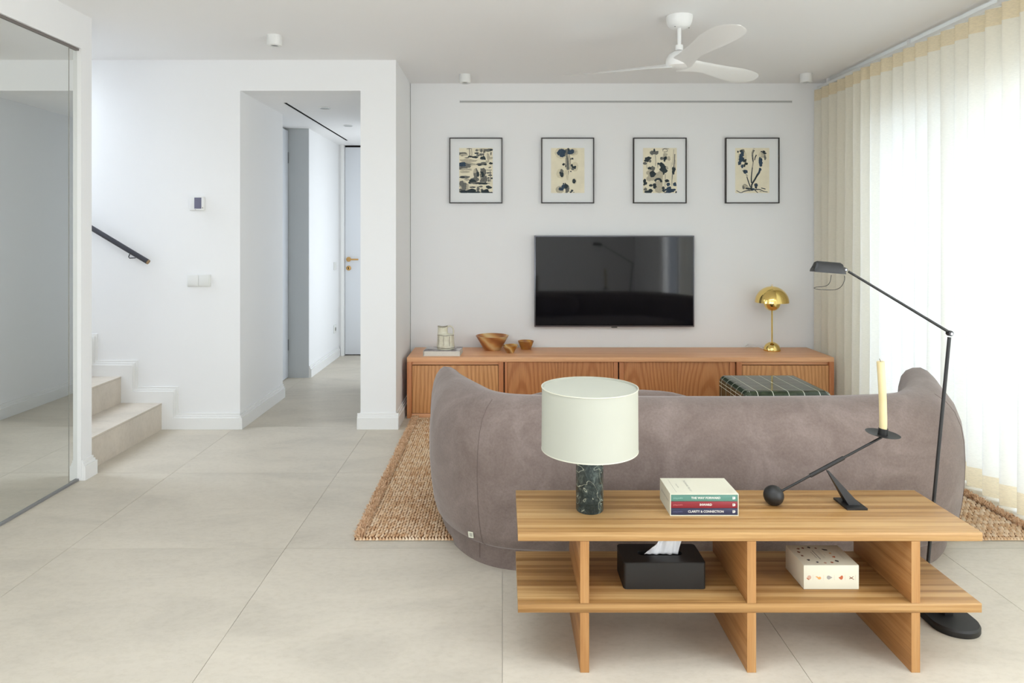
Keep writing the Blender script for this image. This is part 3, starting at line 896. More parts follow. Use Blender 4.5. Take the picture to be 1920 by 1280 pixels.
def section(p, n, s=1.0, zs=1.0, push=Vector((0, 0, 0))):
    c0 = 0.0
    k = lerp_tab(TAPER if p.x < SX else TAPER_R, p.y)
    return [tuple(p + push + n * (c0 + ((o * k if o > 0 else o * (0.5 + 0.5 * k)) - c0) * s) + Vector((0, 0, 0.085 + (z - 0.085) * zs))) for o, z in SEC]
t0, n0 = normal_at(path, 0)
t1, n1 = normal_at(path, len(path) - 1)
for th_ in (88, 75, 60, 45, 30, 15):
    a = math.radians(th_)
    rings.append(section(path[0], n0, math.cos(a) ** 0.8, 0.52 + 0.48 * math.cos(a) ** 0.7, -t0 * 0.15 * math.sin(a)))
for i, p in enumerate(path):
    t, n = normal_at(path, i)
    rings.append(section(p, n))
for th_ in (15, 30, 45, 60, 75, 88):
    a = math.radians(th_)
    rings.append(section(path[-1], n1, math.cos(a) ** 0.8, 0.52 + 0.48 * math.cos(a) ** 0.7, t1 * 0.12 * math.sin(a)))
loft('backrest', rings, M['sofa'], sofa)
# seat: between the inner back and a bowed front
inner = []
for i, p in enumerate(path):
    t, n = normal_at(path, i)
    inner.append(p - n * 0.105)
front = [Vector((SX + 1.02 * math.cos(a), 3.36 + 0.30 * math.sin(a), 0)) for a in [math.radians(x) for x in range(4, 177, 6)]]
outl = inner + front
cen = Vector((SX, 3.15, 0))
def ring_in(d, z):
    r_ = []
    for p in outl:
        q = p - cen
        L = q.length
        q = q * ((L - d) / L)
        r_.append((cen.x + q.x, cen.y + q.y, z))
    return r_
loft('seat', [ring_in(0.03, 0.088), ring_in(0.0, 0.11), ring_in(0.0, 0.34), ring_in(0.012, 0.375), ring_in(0.04, 0.398), ring_in(0.09, 0.405)], M['sofa'], sofa, sharp=50)
# plinth
pl = []
for i, p in enumerate(path):
    t, n = normal_at(path, i)
    pl.append(p + n * 0.088 * lerp_tab(TAPER, p.y))
plf = [Vector((SX + 0.97 * math.cos(a), 3.34 + 0.26 * math.sin(a), 0)) for a in [math.radians(x) for x in range(4, 177, 6)]]
pout = pl + plf
def pz0(p): return 0.0 if p.y < 2.872 else 0.019
loft('plinth', [[(p.x, p.y, pz0(p)) for p in pout], [(p.x, p.y, 0.094) for p in pout]], M['sofa'], sofa, sharp=60)
# vertical seams down the back, following the section a hair proud of it
def seam_path(u):
    i = int(u); p = path[i]; t, n = normal_at(path, i)
    return [tuple(p + n * (o + 0.0006) + Vector((0, 0, z))) for o, z in SEC[1:12]]
for i in (int(len(path) * 0.285), int(len(path) * 0.765)):
    tube('seam', seam_path(i), 0.0010, M['seam'], sofa, 6)
# welt seam in the plinth
i = int(len(path) * 0.268); p = path[i]; t, n = normal_at(path, i)
tube('plinth_seam', [tuple(p + n * 0.0892 + Vector((0, 0, z))) for z in (0.02, 0.05, 0.09)], 0.002, M['seam'], sofa, 6)
# sewn tag
i = int(len(path) * 0.275); p = path[i]; t, n = normal_at(path, i)
c0 = p + n * 0.1395 + Vector((0, 0, 0.128))
tz = (n * 0.030 + Vector((0, 0, 0.085))).normalized()
tx = (t * 0.985 + tz * 0.17).normalized(); tz2 = tx.cross(n).normalized() * -1
if tz2.z < 0: tz2 = -tz2
nn = (n - tz * n.dot(tz)).normalized()
def tagpt(a, b, o): return tuple(c0 + tx * a + tz2 * b + nn * o)
tg = add('brand_tag', [tagpt(a, b, o) for o in (0.000, 0.003) for a, b in ((-0.0135, -0.0105), (0.0135, -0.0105), (0.0135, 0.0105), (-0.0135, 0.0105))], BF, M['cream'], sofa)
tg['label'] = 'small cream sewn tag'
for b in (-0.0035, 0.001, 0.0055):
    add('tag_print', [tagpt(a, b + e, 0.0033) for a, e in ((-0.006, -0.0014), (0.010, -0.0014), (0.010, 0.0014), (-0.006, 0.0014))], [(0, 1, 2, 3)], M['printgrey'], tg)

# loose cushion leaning on the inside of the back
cu_ = []
cxm, cym = 0.445, 2.905
for k in range(13):
    a = -PI / 2 + PI * k / 12
    sx_ = math.cos(a) ** 0.55 if math.cos(a) > 1e-4 else 0.0
    ring = []
    for q in range(32):
        b = 2 * PI * q / 32
        ex = 0.40 * math.copysign(abs(math.cos(b)) ** 0.55, math.cos(b)); ez = 0.118 * math.copysign(abs(math.sin(b)) ** 0.62, math.sin(b))
        ring.append((cxm + ex * max(sx_, 0.05), cym + 0.075 * math.sin(a) - 0.0 * ez, 0.522 + ez * max(sx_, 0.05)))
    cu_.append(ring)
tag(loft('cushion', cu_, M['sofa']), 'long lilac-grey back cushion just showing above the sofa back', 'cushion')

# ================================================================== POUF (tiled)
pf = thing('tiled_side_table', (1.668, 4.22, 0), 'dark green glazed tile cube side table with white grout', 'side table')
PXc, PYc, PH, PHalf, PR = 1.668, 4.220, 0.386, 0.2565, 0.040
PT = 0.0906
lines = [-2 * PT, -PT, 0.0, PT, 2 * PT]
lines = [l for l in lines]
flat = PHalf - PR
arc = PI / 2 * PR
edge = flat + arc
GW = 0.0021
def wrap(u, v_, off):
    """sheet laid over the rounded top; u, v_ run over the edges"""
    def comp(w):
        if abs(w) <= flat: return w, 0.0
        return math.copysign(flat, w), math.copysign(min((abs(w) - flat) / PR, PI / 2), w)
    cx, au = comp(u); cy, av = comp(v_)
    tu, tv = math.tan(min(abs(au), 1.5707)), math.tan(min(abs(av), 1.5707))
    n = Vector((math.copysign(tu, au), math.copysign(tv, av), 1.0)).normalized()
    return (PXc + cx + n.x * (PR + off), PYc + cy + n.y * (PR + off), PH - PR + n.z * (PR + off))
def patch(name, fn, u0, u1, v0, v1, nu, nv, m, parent):
    """thin tile over (u,v): face and turned-down rim"""
    vs = []; fs = []
    for j in range(nv + 1):
        for i in range(nu + 1):
            vs.append(fn(u0 + (u1 - u0) * i / nu, v0 + (v1 - v0) * j / nv, 0.0005))
    for j in range(nv):
        for i in range(nu):
            a = j * (nu + 1) + i
            fs.append((a, a + 1, a + nu + 2, a + nu + 1))
    per = [(i, 0) for i in range(nu)] + [(nu, j) for j in range(nv)] + [(i, nv) for i in range(nu, 0, -1)] + [(0, j) for j in range(nv, 0, -1)]
    k = len(vs)
    for i, j in per:
        vs.append(fn(u0 + (u1 - u0) * i / nu, v0 + (v1 - v0) * j / nv, -0.001))
    for q, (i, j) in enumerate(per):
        i2, j2 = per[(q + 1) % len(per)]
        q2 = (q + 1) % len(per)
        fs.append((j * (nu + 1) + i, k + q, k + q2, j2 * (nu + 1) + i2))
    return add(name, vs, fs, m, parent, smooth=True, sharp=50)
bev('grout_body', PXc - PHalf, PXc + PHalf, PYc - PHalf, PYc + PHalf, 0.019, PH, M['groutwhite'], pf, PR, 8)
bd = [-edge] + lines + [edge]
for i in range(6):
    for j in range(6):
        u0, u1, v0, v1 = bd[i] + GW, bd[i + 1] - GW, bd[j] + GW, bd[j + 1] - GW
        nu = 1 if 0 < i < 5 else 8; nv = 1 if 0 < j < 5 else 8
        patch('tile', wrap, u0, u1, v0, v1, nu, nv, M['greentile'], pf)
def side_fn(k):
    a = k * PI / 2
    def fn(u, z, off):
        if abs(u) <= flat: x, y = u, -(PHalf + off)
        else:
            an = min((abs(u) - flat) / PR, PI / 4)
            x = math.copysign(flat + math.sin(an) * (PR + off), u); y = -(flat + math.cos(an) * (PR + off))
        return (PXc + x * math.cos(a) - y * math.sin(a), PYc + x * math.sin(a) + y * math.cos(a), z)
    return fn
zr = [PH - PR, PH - PR - 0.024, 0.231, 0.140, 0.049, 0.0195]
ed2 = flat + PI / 4 * PR
bs2 = [-ed2] + lines + [ed2]
for k in range(4):
    fn = side_fn(k)
    for j in range(len(zr) - 1):
        for i in range(6):
            a, b = bs2[i] + GW, bs2[i + 1] - GW
            patch('tile', fn, a, b, zr[j + 1] + GW, zr[j] - GW, 5 if i in (0, 5) else 1, 1, M['greentile'], pf)

# ================================================================== TV CABINET
KX0, KX1, KY0, KY1, KZ = -0.676, 2.349, 4.833, 5.272, 0.4316
def kx(px): return (px - 942) / 1280 * KY0
def kz(py): return 1.3 - (py - 440) / 1280 * KY0
kb = thing('tv_cabinet', (0.84, 5.05, 0), 'long low oak cabinet with doors below the television', 'cabinet')
tb = 0.032
bev('top_board', KX0, KX1, KY0, KY1, KZ - tb, KZ, M['oak'], kb, 0.0015)
pt = 0.034
for a, b in ((KX0, KX0 + pt), (KX1 - pt, KX1)):
    bev('side_panel', a, b, KY0, KY1, 0.0, KZ - tb - 0.0005, M['oakv'], kb, 0.0012)
dvs = [(kx(934.7), kx(944.2)), (kx(1381.8), kx(1391.2))]
for a, b in dvs:
    bev('divider', a, b, KY0 + 0.003, KY1 - 0.01, 0.034, KZ - tb - 0.0005, M['oakv'], kb, 0.0012)
bev('bottom_rail', KX0 + pt + 0.0005, KX1 - pt - 0.0005, KY0 + 0.006, KY1 - 0.01, 0.004, 0.033, M['oak'], kb, 0.001)
boxes('back_panel', [(KX0 + pt + 0.001, KX1 - pt - 0.001, KY1 - 0.009, KY1 - 0.002, 0.034, KZ - tb - 0.001)], M['gap'], kb)
dz0, dz1 = 0.037, kz(685.5)
for a, b in ((KX0 + pt, dvs[0][0]), (dvs[1][1], KX1 - pt)):
    bev('door', a + 0.003, b - 0.003, KY0 + 0.004, KY0 + 0.024, dz0, dz1, M['oakdoor'], kb, 0.0012)
    bev('grip_rail', a + 0.0006, b - 0.0006, KY0 + 0.020, KY0 + 0.040, dz1 + 0.004, KZ - tb - 0.001, M['oak'], kb, 0.001)
    boxes('inner_dark', [(a + 0.001, b - 0.001, KY0 + 0.03, KY0 + 0.034, dz0, dz1 + 0.003)], M['gap'], kb)
# two sliding doors, each with stiles at its ends and a two-leaf veneer face
ztop = KZ - tb - 0.003
def sliding(xa, xb, xm, yy, stl, strr):
    d = boxes('sliding_door', [(xa, xb, yy + 0.012, yy + 0.020, 0.037, ztop)], M['oakv'], kb)
    bev('veneer_panel', xa + stl, xm - 0.0004, yy + 0.002, yy + 0.0118, 0.037, ztop, M['oakslide'], d, 0.0008)
    bev('veneer_panel', xm + 0.0004, xb - strr, yy + 0.002, yy + 0.0118, 0.037, ztop, M['oakslide'], d, 0.0008)
    if stl: bev('stile', xa, xa + stl - 0.002, yy, yy + 0.0118, 0.037, ztop, M['oakv'], d, 0.001)
    if strr: bev('stile', xb - strr + 0.002, xb, yy, yy + 0.0118, 0.037, ztop, M['oakv'], d, 0.001)
sliding(kx(946.2), kx(1159.3), kx(1045.8), KY0 + 0.012, 0.022, 0.033)
sliding(kx(1161.8), kx(1379.4), kx(1272), KY0 + 0.012, 0.036, 0.040)
boxes('shadow_gap', [(kx(944.4), kx(1381.6), KY0 + 0.036, KY0 + 0.04, 0.036, KZ - tb - 0.001)], M['gap'], kb)

# ---- things on the cabinet
bk = thing('coffee_table_book', (-0.42, 4.93, KZ), 'thick white magazine-like book with grey cover under the cream jug', 'book')
bX0, bX1, bY0, bY1 = -0.564, -0.304, 4.885, 5.065
def skew(x, y): return (x + (y - bY0) * 0.06, y)
def slab(name, x0, x1, y0, y1, z0, z1, m, par):
    P = [skew(x0, y0), skew(x1, y0), skew(x1, y1), skew(x0, y1)]
    return add(name, [(a, b, z) for z in (z0, z1) for a, b in P], BF, m, par)
slab('pages', bX0 + 0.003, bX1 - 0.001, bY0 + 0.001, bY1 - 0.001, KZ + 0.003, KZ + 0.035, M['pages'], bk)
slab('cover', bX0, bX1, bY0, bY1, KZ + 0.035, KZ + 0.038, M['magazine'], bk)
slab('back_cover', bX0, bX1, bY0, bY1, KZ, KZ + 0.003, M['letter'], bk)
slab('spine', bX0 - 0.003, bX0, bY0, bY1, KZ, KZ + 0.038, M['letter'], bk)

jx, jy, jz = -0.412, 4.965, KZ + 0.0382
jug = thing('ceramic_jug', (jx, jy, jz), 'cream handmade ceramic jug with brown crackle lines standing on a book', 'jug')
def facet(a, r):           # faint ten-sided body
    return r * (1 + 0.02 * math.cos(8 * a))
JP = [(0.040, 0.0, 0), (0.060, 0.002, 0), (0.0625, 0.008, 0), (0.060, 0.012, 0), (0.0625, 0.017, 1), (0.064, 0.024, 1), (0.0615, 0.035, 1), (0.060, 0.07, 1), (0.0595, 0.102, 1), (0.0575, 0.107, 0),
      (0.040, 0.111, 0), (0.0365, 0.116, 0), (0.036, 0.135, 0), (0.037, 0.163, 0), (0.0345, 0.163, 0), (0.0335, 0.135, 0), (0.034, 0.118, 0), (0.052, 0.106, 0), (0.056, 0.09, 0), (0.055, 0.02, 0), (0.0, 0.016, 0)]
v = []; f = []
sg = 40
for i in range(sg):
    a = 2 * PI * i / sg
    for r, z, fc in JP:
        r2 = facet(a, r) if fc else r
        ox = -0.022 if z > 0.108 and r < 0.05 else 0.0
        v.append((jx + ox + r2 * math.cos(a), jy + r2 * math.sin(a), jz + z + (0.004 * math.cos(2 * a) if z > 0.15 else 0)))
n = len(JP)
for i in range(sg):
    j = (i + 1) % sg
    for k in range(n - 1):
        f.append((i * n + k, j * n + k, j * n + k + 1, i * n + k + 1))
add('jug_body', v, f, M['ceramic'], jug, smooth=True, sharp=50)
hp = spline([(jx + 0.008, jy, jz + 0.160), (jx + 0.028, jy, jz + 0.167), (jx + 0.046, jy, jz + 0.160), (jx + 0.056, jy, jz + 0.138), (jx + 0.055, jy, jz + 0.103)], 6)
rings = []
for i, p in enumerate(hp):
    t = (hp[min(i + 1, len(hp) - 1)] - hp[max(i - 1, 0)]).normalized()
    n_ = Vector((t.z, 0, -t.x))
    rings.append([tuple(p + n_ * 0.0052 * math.cos(a) + Vector((0, 1, 0)) * 0.012 * math.sin(a)) for a in [2 * PI * q / 10 for q in range(10)]])
loft('handle', rings, M['ceramic'], jug)
for a in (-2.55, -1.75, -1.05):
    tube('glaze_line', [(jx + 0.0612 * math.cos(a + d), jy + 0.0612 * math.sin(a + d), jz + z) for z, d in ((0.022, 0.0), (0.045, 0.03), (0.07, -0.01), (0.1, 0.02))], 0.0013, M['crackle'], jug, 6)
tube('glaze_line', [(jx + 0.0602 * math.cos(a), jy + 0.0602 * math.sin(a), jz + 0.1045 + 0.002 * math.sin(5 * a)) for a in [-2.9 + 0.14 * q for q in range(21)]], 0.0015, M['crackle'], jug, 6)
tube('rim_line', [(jx - 0.022 + 0.0358 * math.cos(a), jy + 0.0358 * math.sin(a), jz + 0.1635 + 0.004 * math.cos(2 * a)) for a in [2 * PI * q / 24 for q in range(25)]], 0.0016, M['crackle'], jug, 6)
tube('foot_line', [(jx + 0.0618 * math.cos(a), jy + 0.0618 * math.sin(a), jz + 0.012) for a in [2 * PI * q / 30 for q in range(31)]], 0.0016, M['crackle'], jug, 6)

def bowl(name, c, r0, r1, h, m, label, tilt=0.0, wob=0.0):
    pr = [(0, 0), (r0, 0), (r0 + 0.002, 0.002), (r1, h), (r1 - 0.004, h + 0.001), (r0 - 0.004, 0.010), (0, 0.009)]
    vs, fs = lathe_geo(pr, (0, 0, 0), 40)
    out = []
    for x, y, z in vs:
        a = math.atan2(y, x)
        zz = z + wob * (z / h) * math.cos(a - 0.5)
        out.append((x + c[0], y + c[1], zz + c[2]))
    return tag(add(name, out, fs, m, smooth=True, sharp=35), label, 'bowl', 'banded stone bowls on the cabinet')
def on_cab(px, py):
    Y = (1.3 - KZ) * 1280 / (py - 440)
    return ((px - 942) / 1280 * Y, Y, KZ)
bowl('stone_bowl', on_cab(923, 655.5), 0.061, 0.1245, 0.108, M['onyx1'], 'largest amber banded stone bowl on the cabinet')
bowl('stone_bowl', on_cab(956.5, 661), 0.027, 0.058, 0.055, M['onyx2'], 'small pale-veined stone bowl in front, between the other two bowls', wob=0.003)
bowl('stone_bowl', on_cab(986, 654), 0.036, 0.061, 0.062, M['onyx3'], 'small brown stone bowl, rightmost of three bowls')

lx, ly, _ = on_cab(1447.5, 657)
gl = thing('brass_lamp', (lx, ly, KZ), 'polished brass dome table lamp on the cabinet', 'table lamp')
def dome(R, a0, a1, n, sz=1.0):
    return [(R * math.cos(math.radians(a0 + (a1 - a0) * k / n)), R * sz * math.sin(math.radians(a0 + (a1 - a0) * k / n))) for k in range(n + 1)]
lathe('lamp_foot', [(0.0, 0.0), (0.0605, 0.0)] + [(r, z + 0.003) for r, z in dome(0.061, 0, 84, 14, 1.02)] + [(0, 0.064)], (lx, ly, KZ), M['brass'], gl, 48)
lathe('stem', [(0, 0), (0.0060, 0), (0.0060, 0.25), (0, 0.25)], (lx, ly, KZ + 0.060), M['brass'], gl, 16)
lathe('lower_ball', [(0, -0.0600)] + dome(0.0600, -86, 62, 20), (lx, ly, KZ + 0.357), M['brass'], gl, 48)
lathe('lamp_shade', dome(0.1215, 0, 88, 18) + [(0, 0.1215)] + [(0.0, 0.1200)] + list(reversed(dome(0.1200, 0, 88, 18))), (lx, ly, KZ + 0.361), M['brass'], gl, 56)
tube('top_ring', [(lx + 0.006 * math.cos(a), ly, KZ + 0.489 + 0.006 * math.sin(a)) for a in [2 * PI * q / 14 for q in range(15)]], 0.0012, M['brass'], gl, 6)
tube('power_cable', spline([(lx - 0.055, ly + 0.02, KZ + 0.012), (lx - 0.10, ly + 0.10, KZ + 0.02), (lx - 0.15, ly + 0.13, KZ + 0.008), (lx - 0.12, ly + 0.17, KZ + 0.022), (lx - 0.17, ly + 0.18, KZ + 0.006), (lx - 0.16, ly + 0.205, KZ + 0.004)], 6), 0.0035, M['cable'], gl, 6)

# ================================================================== TV
tvx = lambda px, Y: (px - 942) / 1280 * Y
TVY = 5.235
tv = thing('television', (0.88, TVY, 0.58), 'large flat black television mounted on the wall', 'television')
a, b = tvx(1002, TVY), tvx(1302, TVY)
za, zb = 1.3 - (613 - 440) / 1280 * TVY, 1.3 - (441.5 - 440) / 1280 * TVY
bev('bezel', a, b, TVY, TVY + 0.045, za, zb, M['tvframe'], tv, 0.003)
boxes('screen', [(a + 0.009, b - 0.009, TVY - 0.0012, TVY + 0.002, za + 0.012, zb - 0.009)], M['tv'], tv)
bev('sensor_bump', (a + b) / 2 - 0.022, (a + b) / 2 + 0.022, TVY - 0.001, TVY + 0.02, za - 0.005, za + 0.004, M['black'], tv, 0.002)
boxes('wall_mount', [(a + 0.3, b - 0.3, TVY + 0.045, YT, za + 0.15, zb - 0.15)], M['black'], tv)

# ================================================================== PICTURES
PY = 5.266
class Art:
    """flat ink washes laid on the sheet; crop pixels in, world points out"""
    def __init__(s, x0, x1, z0, z1, par):
        s.x0, s.x1, s.z0, s.z1, s.par, s.n = x0, x1, z0, z1, par, 0
        s.v = []; s.f = []; s.fm = []
        s.mats = [M['halo'], M['inkpale'], M['inkmid'], M['ink'], M['inkblue'], M['paper']]
    def P(s, x, y):
        u = min(1, max(0, (x - 75) / 797)); w = min(1, max(0, (y - 95) / 1073))
        return (s.x0 + u * (s.x1 - s.x0), PY + 0.0066 - 0.000025 * s.n, s.z1 - w * (s.z1 - s.z0))
    def blob(s, x, y, rx, ry, tone, rough=0.18, seed=None, ang=0.0, halo=0):
        if halo: s.blob(x, y, rx * (1 + halo), ry * (1 + halo), 0 if tone != 1 else 0, rough * 0.5, seed, ang)
        s.n += 1
        rnd = random.Random(int(x * 7 + y * 13 + rx))
        o = rnd.uniform(0, 50); N = 22
        k = len(s.v)
        ca, sa = math.cos(ang), math.sin(ang)
        s.v.append(s.P(x, y))
        for i in range(N):
            a = 2 * PI * i / N
            q = 1 + rough * 1.6 * noise.noise(Vector((math.cos(a) * 1.6 + o, math.sin(a) * 1.6, o))) + rough * rnd.uniform(-0.5, 0.5)
            dx, dy = rx * q * math.cos(a), ry * q * math.sin(a)
            s.v.append(s.P(x + dx * ca - dy * sa, y + dx * sa + dy * ca))
        for i in range(N):
            s.f.append((k, k + 1 + i, k + 1 + (i + 1) % N)); s.fm.append(tone)
    def stroke(s, pts, w, tone):
        s.n += 1
        pts = [Vector((p[0], p[1], 0)) for p in pts]
        if len(pts) > 2: pts = spline(pts, 5)
        ws = w if isinstance(w, tuple) else (w, w)
        k = len(s.v); n = len(pts)
        for i, p in enumerate(pts):
            t = (pts[min(i + 1, n - 1)] - pts[max(i - 1, 0)]).normalized()
            ww = (ws[0] + (ws[1] - ws[0]) * i / (n - 1)) / 2
            s.v.append(s.P(p.x - t.y * ww, p.y + t.x * ww)); s.v.append(s.P(p.x + t.y * ww, p.y - t.x * ww))
        for i in range(n - 1):
            s.f.append((k + 2 * i, k + 2 * i + 1, k + 2 * i + 3, k + 2 * i + 2)); s.fm.append(tone)
    def done(s):
        add('ink_drawing', s.v, s.f, s.mats, s.par, fm=s.fm)

def art1(A):
    for x, y, rx, ry, t in ((290, 395, 200, 40, 1), (230, 470, 230, 48, 1), (190, 510, 180, 60, 2), (150, 490, 95, 58, 4), (150, 575, 120, 42, 2), (230, 610, 160, 30, 1), (200, 665, 130, 24, 1),
                            (165, 240, 115, 44, 2), (180, 260, 90, 28, 1), (340, 300, 60, 22, 3), (260, 330, 60, 12, 2), (450, 315, 72, 26, 3), (490, 220, 55, 20, 3), (495, 150, 36, 30, 2), (520, 265, 40, 30, 2),
                            (640, 340, 72, 42, 3), (600, 250, 60, 30, 2), (640, 150, 120, 42, 1), (600, 160, 28, 40, 2), (680, 165, 26, 44, 2), (760, 150, 70, 40, 2), (840, 140, 36, 24, 3), (765, 310, 36, 90, 1), (830, 230, 18, 40, 2), (820, 340, 60, 30, 1),
                            (560, 490, 70, 36, 2), (660, 470, 75, 42, 2), (560, 500, 40, 20, 3), (690, 490, 36, 20, 3), (740, 420, 50, 30, 1), (830, 462, 50, 24, 3),
                            (470, 720, 62, 125, 2), (445, 650, 32, 60, 1), (520, 720, 30, 70, 3), (640, 700, 75, 130, 2), (615, 730, 48, 72, 3), (645, 610, 40, 38, 2), (650, 860, 90, 62, 2), (700, 840, 40, 90, 2), (450, 850, 90, 60, 2), (390, 900, 100, 55, 3), (470, 930, 130, 26, 2), (640, 940, 160, 22, 3),
                            (220, 790, 120, 34, 2), (150, 790, 50, 24, 3), (260, 850, 60, 24, 1), (790, 690, 60, 12, 3), (760, 690, 30, 22, 2), (810, 745, 52, 16, 3), (770, 810, 26, 18, 3), (850, 815, 24, 22, 3), (780, 870, 26, 34, 2), (800, 560, 30, 14, 2),
                            (150, 970, 90, 90, 1), (130, 940, 60, 60, 2), (200, 1010, 70, 80, 2), (270, 1040, 30, 90, 1), (400, 1030, 70, 18, 3), (590, 1015, 60, 18, 2), (780, 1030, 70, 36, 3), (110, 1110, 50, 50, 2), (520, 1090, 34, 80, 2),
                            (200, 1140, 110, 40, 3), (370, 1125, 110, 54, 3), (480, 1150, 100, 26, 3), (620, 1100, 30, 34, 2), (700, 1140, 110, 50, 3), (820, 1158, 60, 18, 3)):
        A.blob(x, y, rx, ry, t, 0.22)
    for p, w, t in (([(310, 110), (325, 200), (320, 290)], 16, 2), ([(365, 130), (375, 220), (370, 290)], 22, 1), ([(250, 120), (320, 110), (380, 120)], 14, 2), ([(660, 180), (655, 260), (640, 320)], 16, 3),
                    ([(720, 620), (780, 625), (850, 620)], 12, 3), ([(810, 640), (815, 760), (820, 900)], 16, 2), ([(780, 580), (800, 550), (830, 545)], 8, 3), ([(100, 1000), (120, 900), (150, 880)], 10, 2), ([(230, 1060), (240, 960)], 12, 2), ([(580, 690), (600, 780)], 10, 0), ([(90, 655), (220, 630), (340, 640)], 10, 5)):
        A.stroke(p, w, t)

def art2(A):
    A.blob(320, 215, 150, 125, 0, 0.1); A.blob(610, 190, 110, 90, 0, 0.1); A.blob(560, 190, 115, 70, 1, 0.2)
    for x, y, rx, ry, t in ((310, 200, 92, 72, 4), (260, 220, 45, 50, 4), (330, 270, 50, 56, 4), (400, 220, 50, 70, 4), (340, 150, 50, 36, 4), (520, 190, 66, 54, 4), (580, 180, 56, 50, 4), (490, 130, 30, 34, 3), (450, 160, 34, 50, 2), (440, 250, 40, 50, 2)):
        A.blob(x, y, rx, ry, t, 0.25)
    A.stroke([(475, 260), (485, 420), (490, 600)], (110, 130), 1); A.stroke([(450, 270), (470, 420), (480, 620)], (36, 60), 2); A.stroke([(420, 330), (425, 560)], 10, 2); A.stroke([(545, 330), (540, 470)], 8, 2)
    A.stroke([(450, 620), (460, 760), (470, 860)], (110, 30), 0); A.stroke([(500, 640), (485, 740)], (18, 4), 2)
    A.blob(425, 525, 14, 34, 3); A.blob(375, 487, 30, 26, 3, 0.3); A.blob(410, 480, 14, 8, 3); A.blob(585, 352, 24, 26, 3, 0.3); A.blob(545, 360, 12, 22, 3)
    A.blob(640, 545, 85, 110, 0, 0.08); A.blob(615, 555, 52, 40, 3, 0.35); A.blob(575, 510, 26, 34, 3, 0.3); A.blob(648, 560, 26, 34, 3, 0.2); A.blob(590, 600, 34, 26, 2); A.blob(548, 655, 18, 16, 3)
    A.blob(310, 710, 100, 115, 0, 0.08); A.blob(330, 710, 48, 88, 3, 0.2); A.blob(300, 690, 32, 30, 3, 0.3); A.blob(330, 640, 40, 40, 2, 0.2)
    A.blob(628, 890, 58, 72, 0, 0.08); A.blob(628, 890, 42, 54, 3, 0.18)
    A.blob(285, 1085, 95, 90, 1, 0.06); A.blob(430, 1060, 80, 110, 2, 0.1); A.blob(320, 1070, 62, 46, 4, 0.2); A.blob(390, 1010, 66, 50, 4, 0.25); A.blob(440, 1010, 40, 60, 3, 0.2); A.blob(372, 948, 16, 20, 3); A.blob(410, 945, 12, 24, 3)
    A.blob(395, 1120, 26, 56, 5, 0.1); A.blob(575, 1112, 26, 24, 3, 0.3); A.blob(550, 1145, 26, 20, 3, 0.3); A.stroke([(595, 1160), (615, 1145), (635, 1160)], 8, 3)

def art3(A):
    A.stroke([(365, 260), (375, 420), (370, 520)], 22, 1); A.stroke([(165, 480), (165, 590)], 14, 1)
    for x, y, rx, ry, t in ((285, 212, 44, 54, 2), (400, 212, 42, 50, 2), (340, 195, 30, 60, 2), (340, 150, 22, 38, 3), (180, 370, 76, 62, 3), (230, 335, 40, 30, 3), (235, 405, 30, 40, 2), (125, 465, 48, 34, 2), (600, 330, 60, 70, 1), (520, 345, 44, 34, 2), (680, 345, 44, 54, 1), (600, 340, 44, 40, 3), (585, 390, 22, 40, 3), (600, 250, 50, 40, 1),
                            (520, 500, 66, 56, 3), (560, 600, 84, 96, 3), (610, 640, 50, 50, 3), (540, 680, 50, 50, 3), (435, 470, 26, 26, 3), (640, 570, 30, 40, 1),
                            (300, 590, 60, 60, 2), (230, 575, 40, 34, 3), (330, 575, 30, 30, 2), (240, 660, 60, 50, 1), (200, 690, 54, 46, 1), (300, 780, 130, 90, 1), (220, 830, 70, 60, 1), (470, 760, 80, 110, 1), (430, 1020, 84, 150, 1), (300, 718, 72, 66, 3)):
        A.blob(x, y, rx, ry, t, 0.2)
    A.stroke([(425, 480), (420, 570)], (14, 6), 3); A.stroke([(600, 720), (600, 860), (595, 1030)], (12, 8), 2); A.stroke([(515, 740), (520, 900), (505, 1150)], 30, 1)
    A.stroke([(350, 885), (400, 840), (470, 840), (515, 910)], 50, 3)
    A.stroke([(540, 175), (560, 120), (640, 130), (640, 180), (560, 190)], 12, 2); A.stroke([(520, 130), (600, 105), (690, 120)], 9, 2)
    A.stroke([(800, 130), (790, 300), (770, 500)], 14, 1); A.stroke([(825, 240), (815, 420), (790, 640)], 22, 2); A.stroke([(745, 440), (740, 640)], 10, 1); A.stroke([(840, 380), (830, 640)], 12, 1)
    A.blob(790, 640, 36, 90, 3, 0.3); A.blob(825, 600, 18, 50, 3, 0.3); A.stroke([(770, 700), (760, 840), (755, 1000)], (24, 6), 2)
    for x, y, rx, ry, t in ((115, 890, 34, 60, 3), (140, 935, 34, 36, 3), (100, 970, 20, 24, 3), (260, 990, 44, 32, 3), (345, 980, 40, 44, 3), (345, 1035, 30, 32, 3), (380, 1020, 20, 20, 3), (640, 880, 56, 34, 3), (672, 965, 44, 44, 4), (825, 965, 44, 46, 4), (555, 1050, 34, 36, 3), (560, 1110, 36, 34, 3), (690, 1080, 66, 60, 4), (740, 1110, 90, 40, 4), (680, 1140, 70, 34, 4), (620, 1090, 50, 24, 4), (810, 1090, 40, 24, 4), (130, 1080, 40, 40, 2), (200, 1140, 96, 32, 3), (250, 1110, 50, 36, 3), (600, 1160, 30, 12, 3), (860, 1150, 26, 24, 3)):
        A.blob(x, y, rx, ry, t, 0.18)

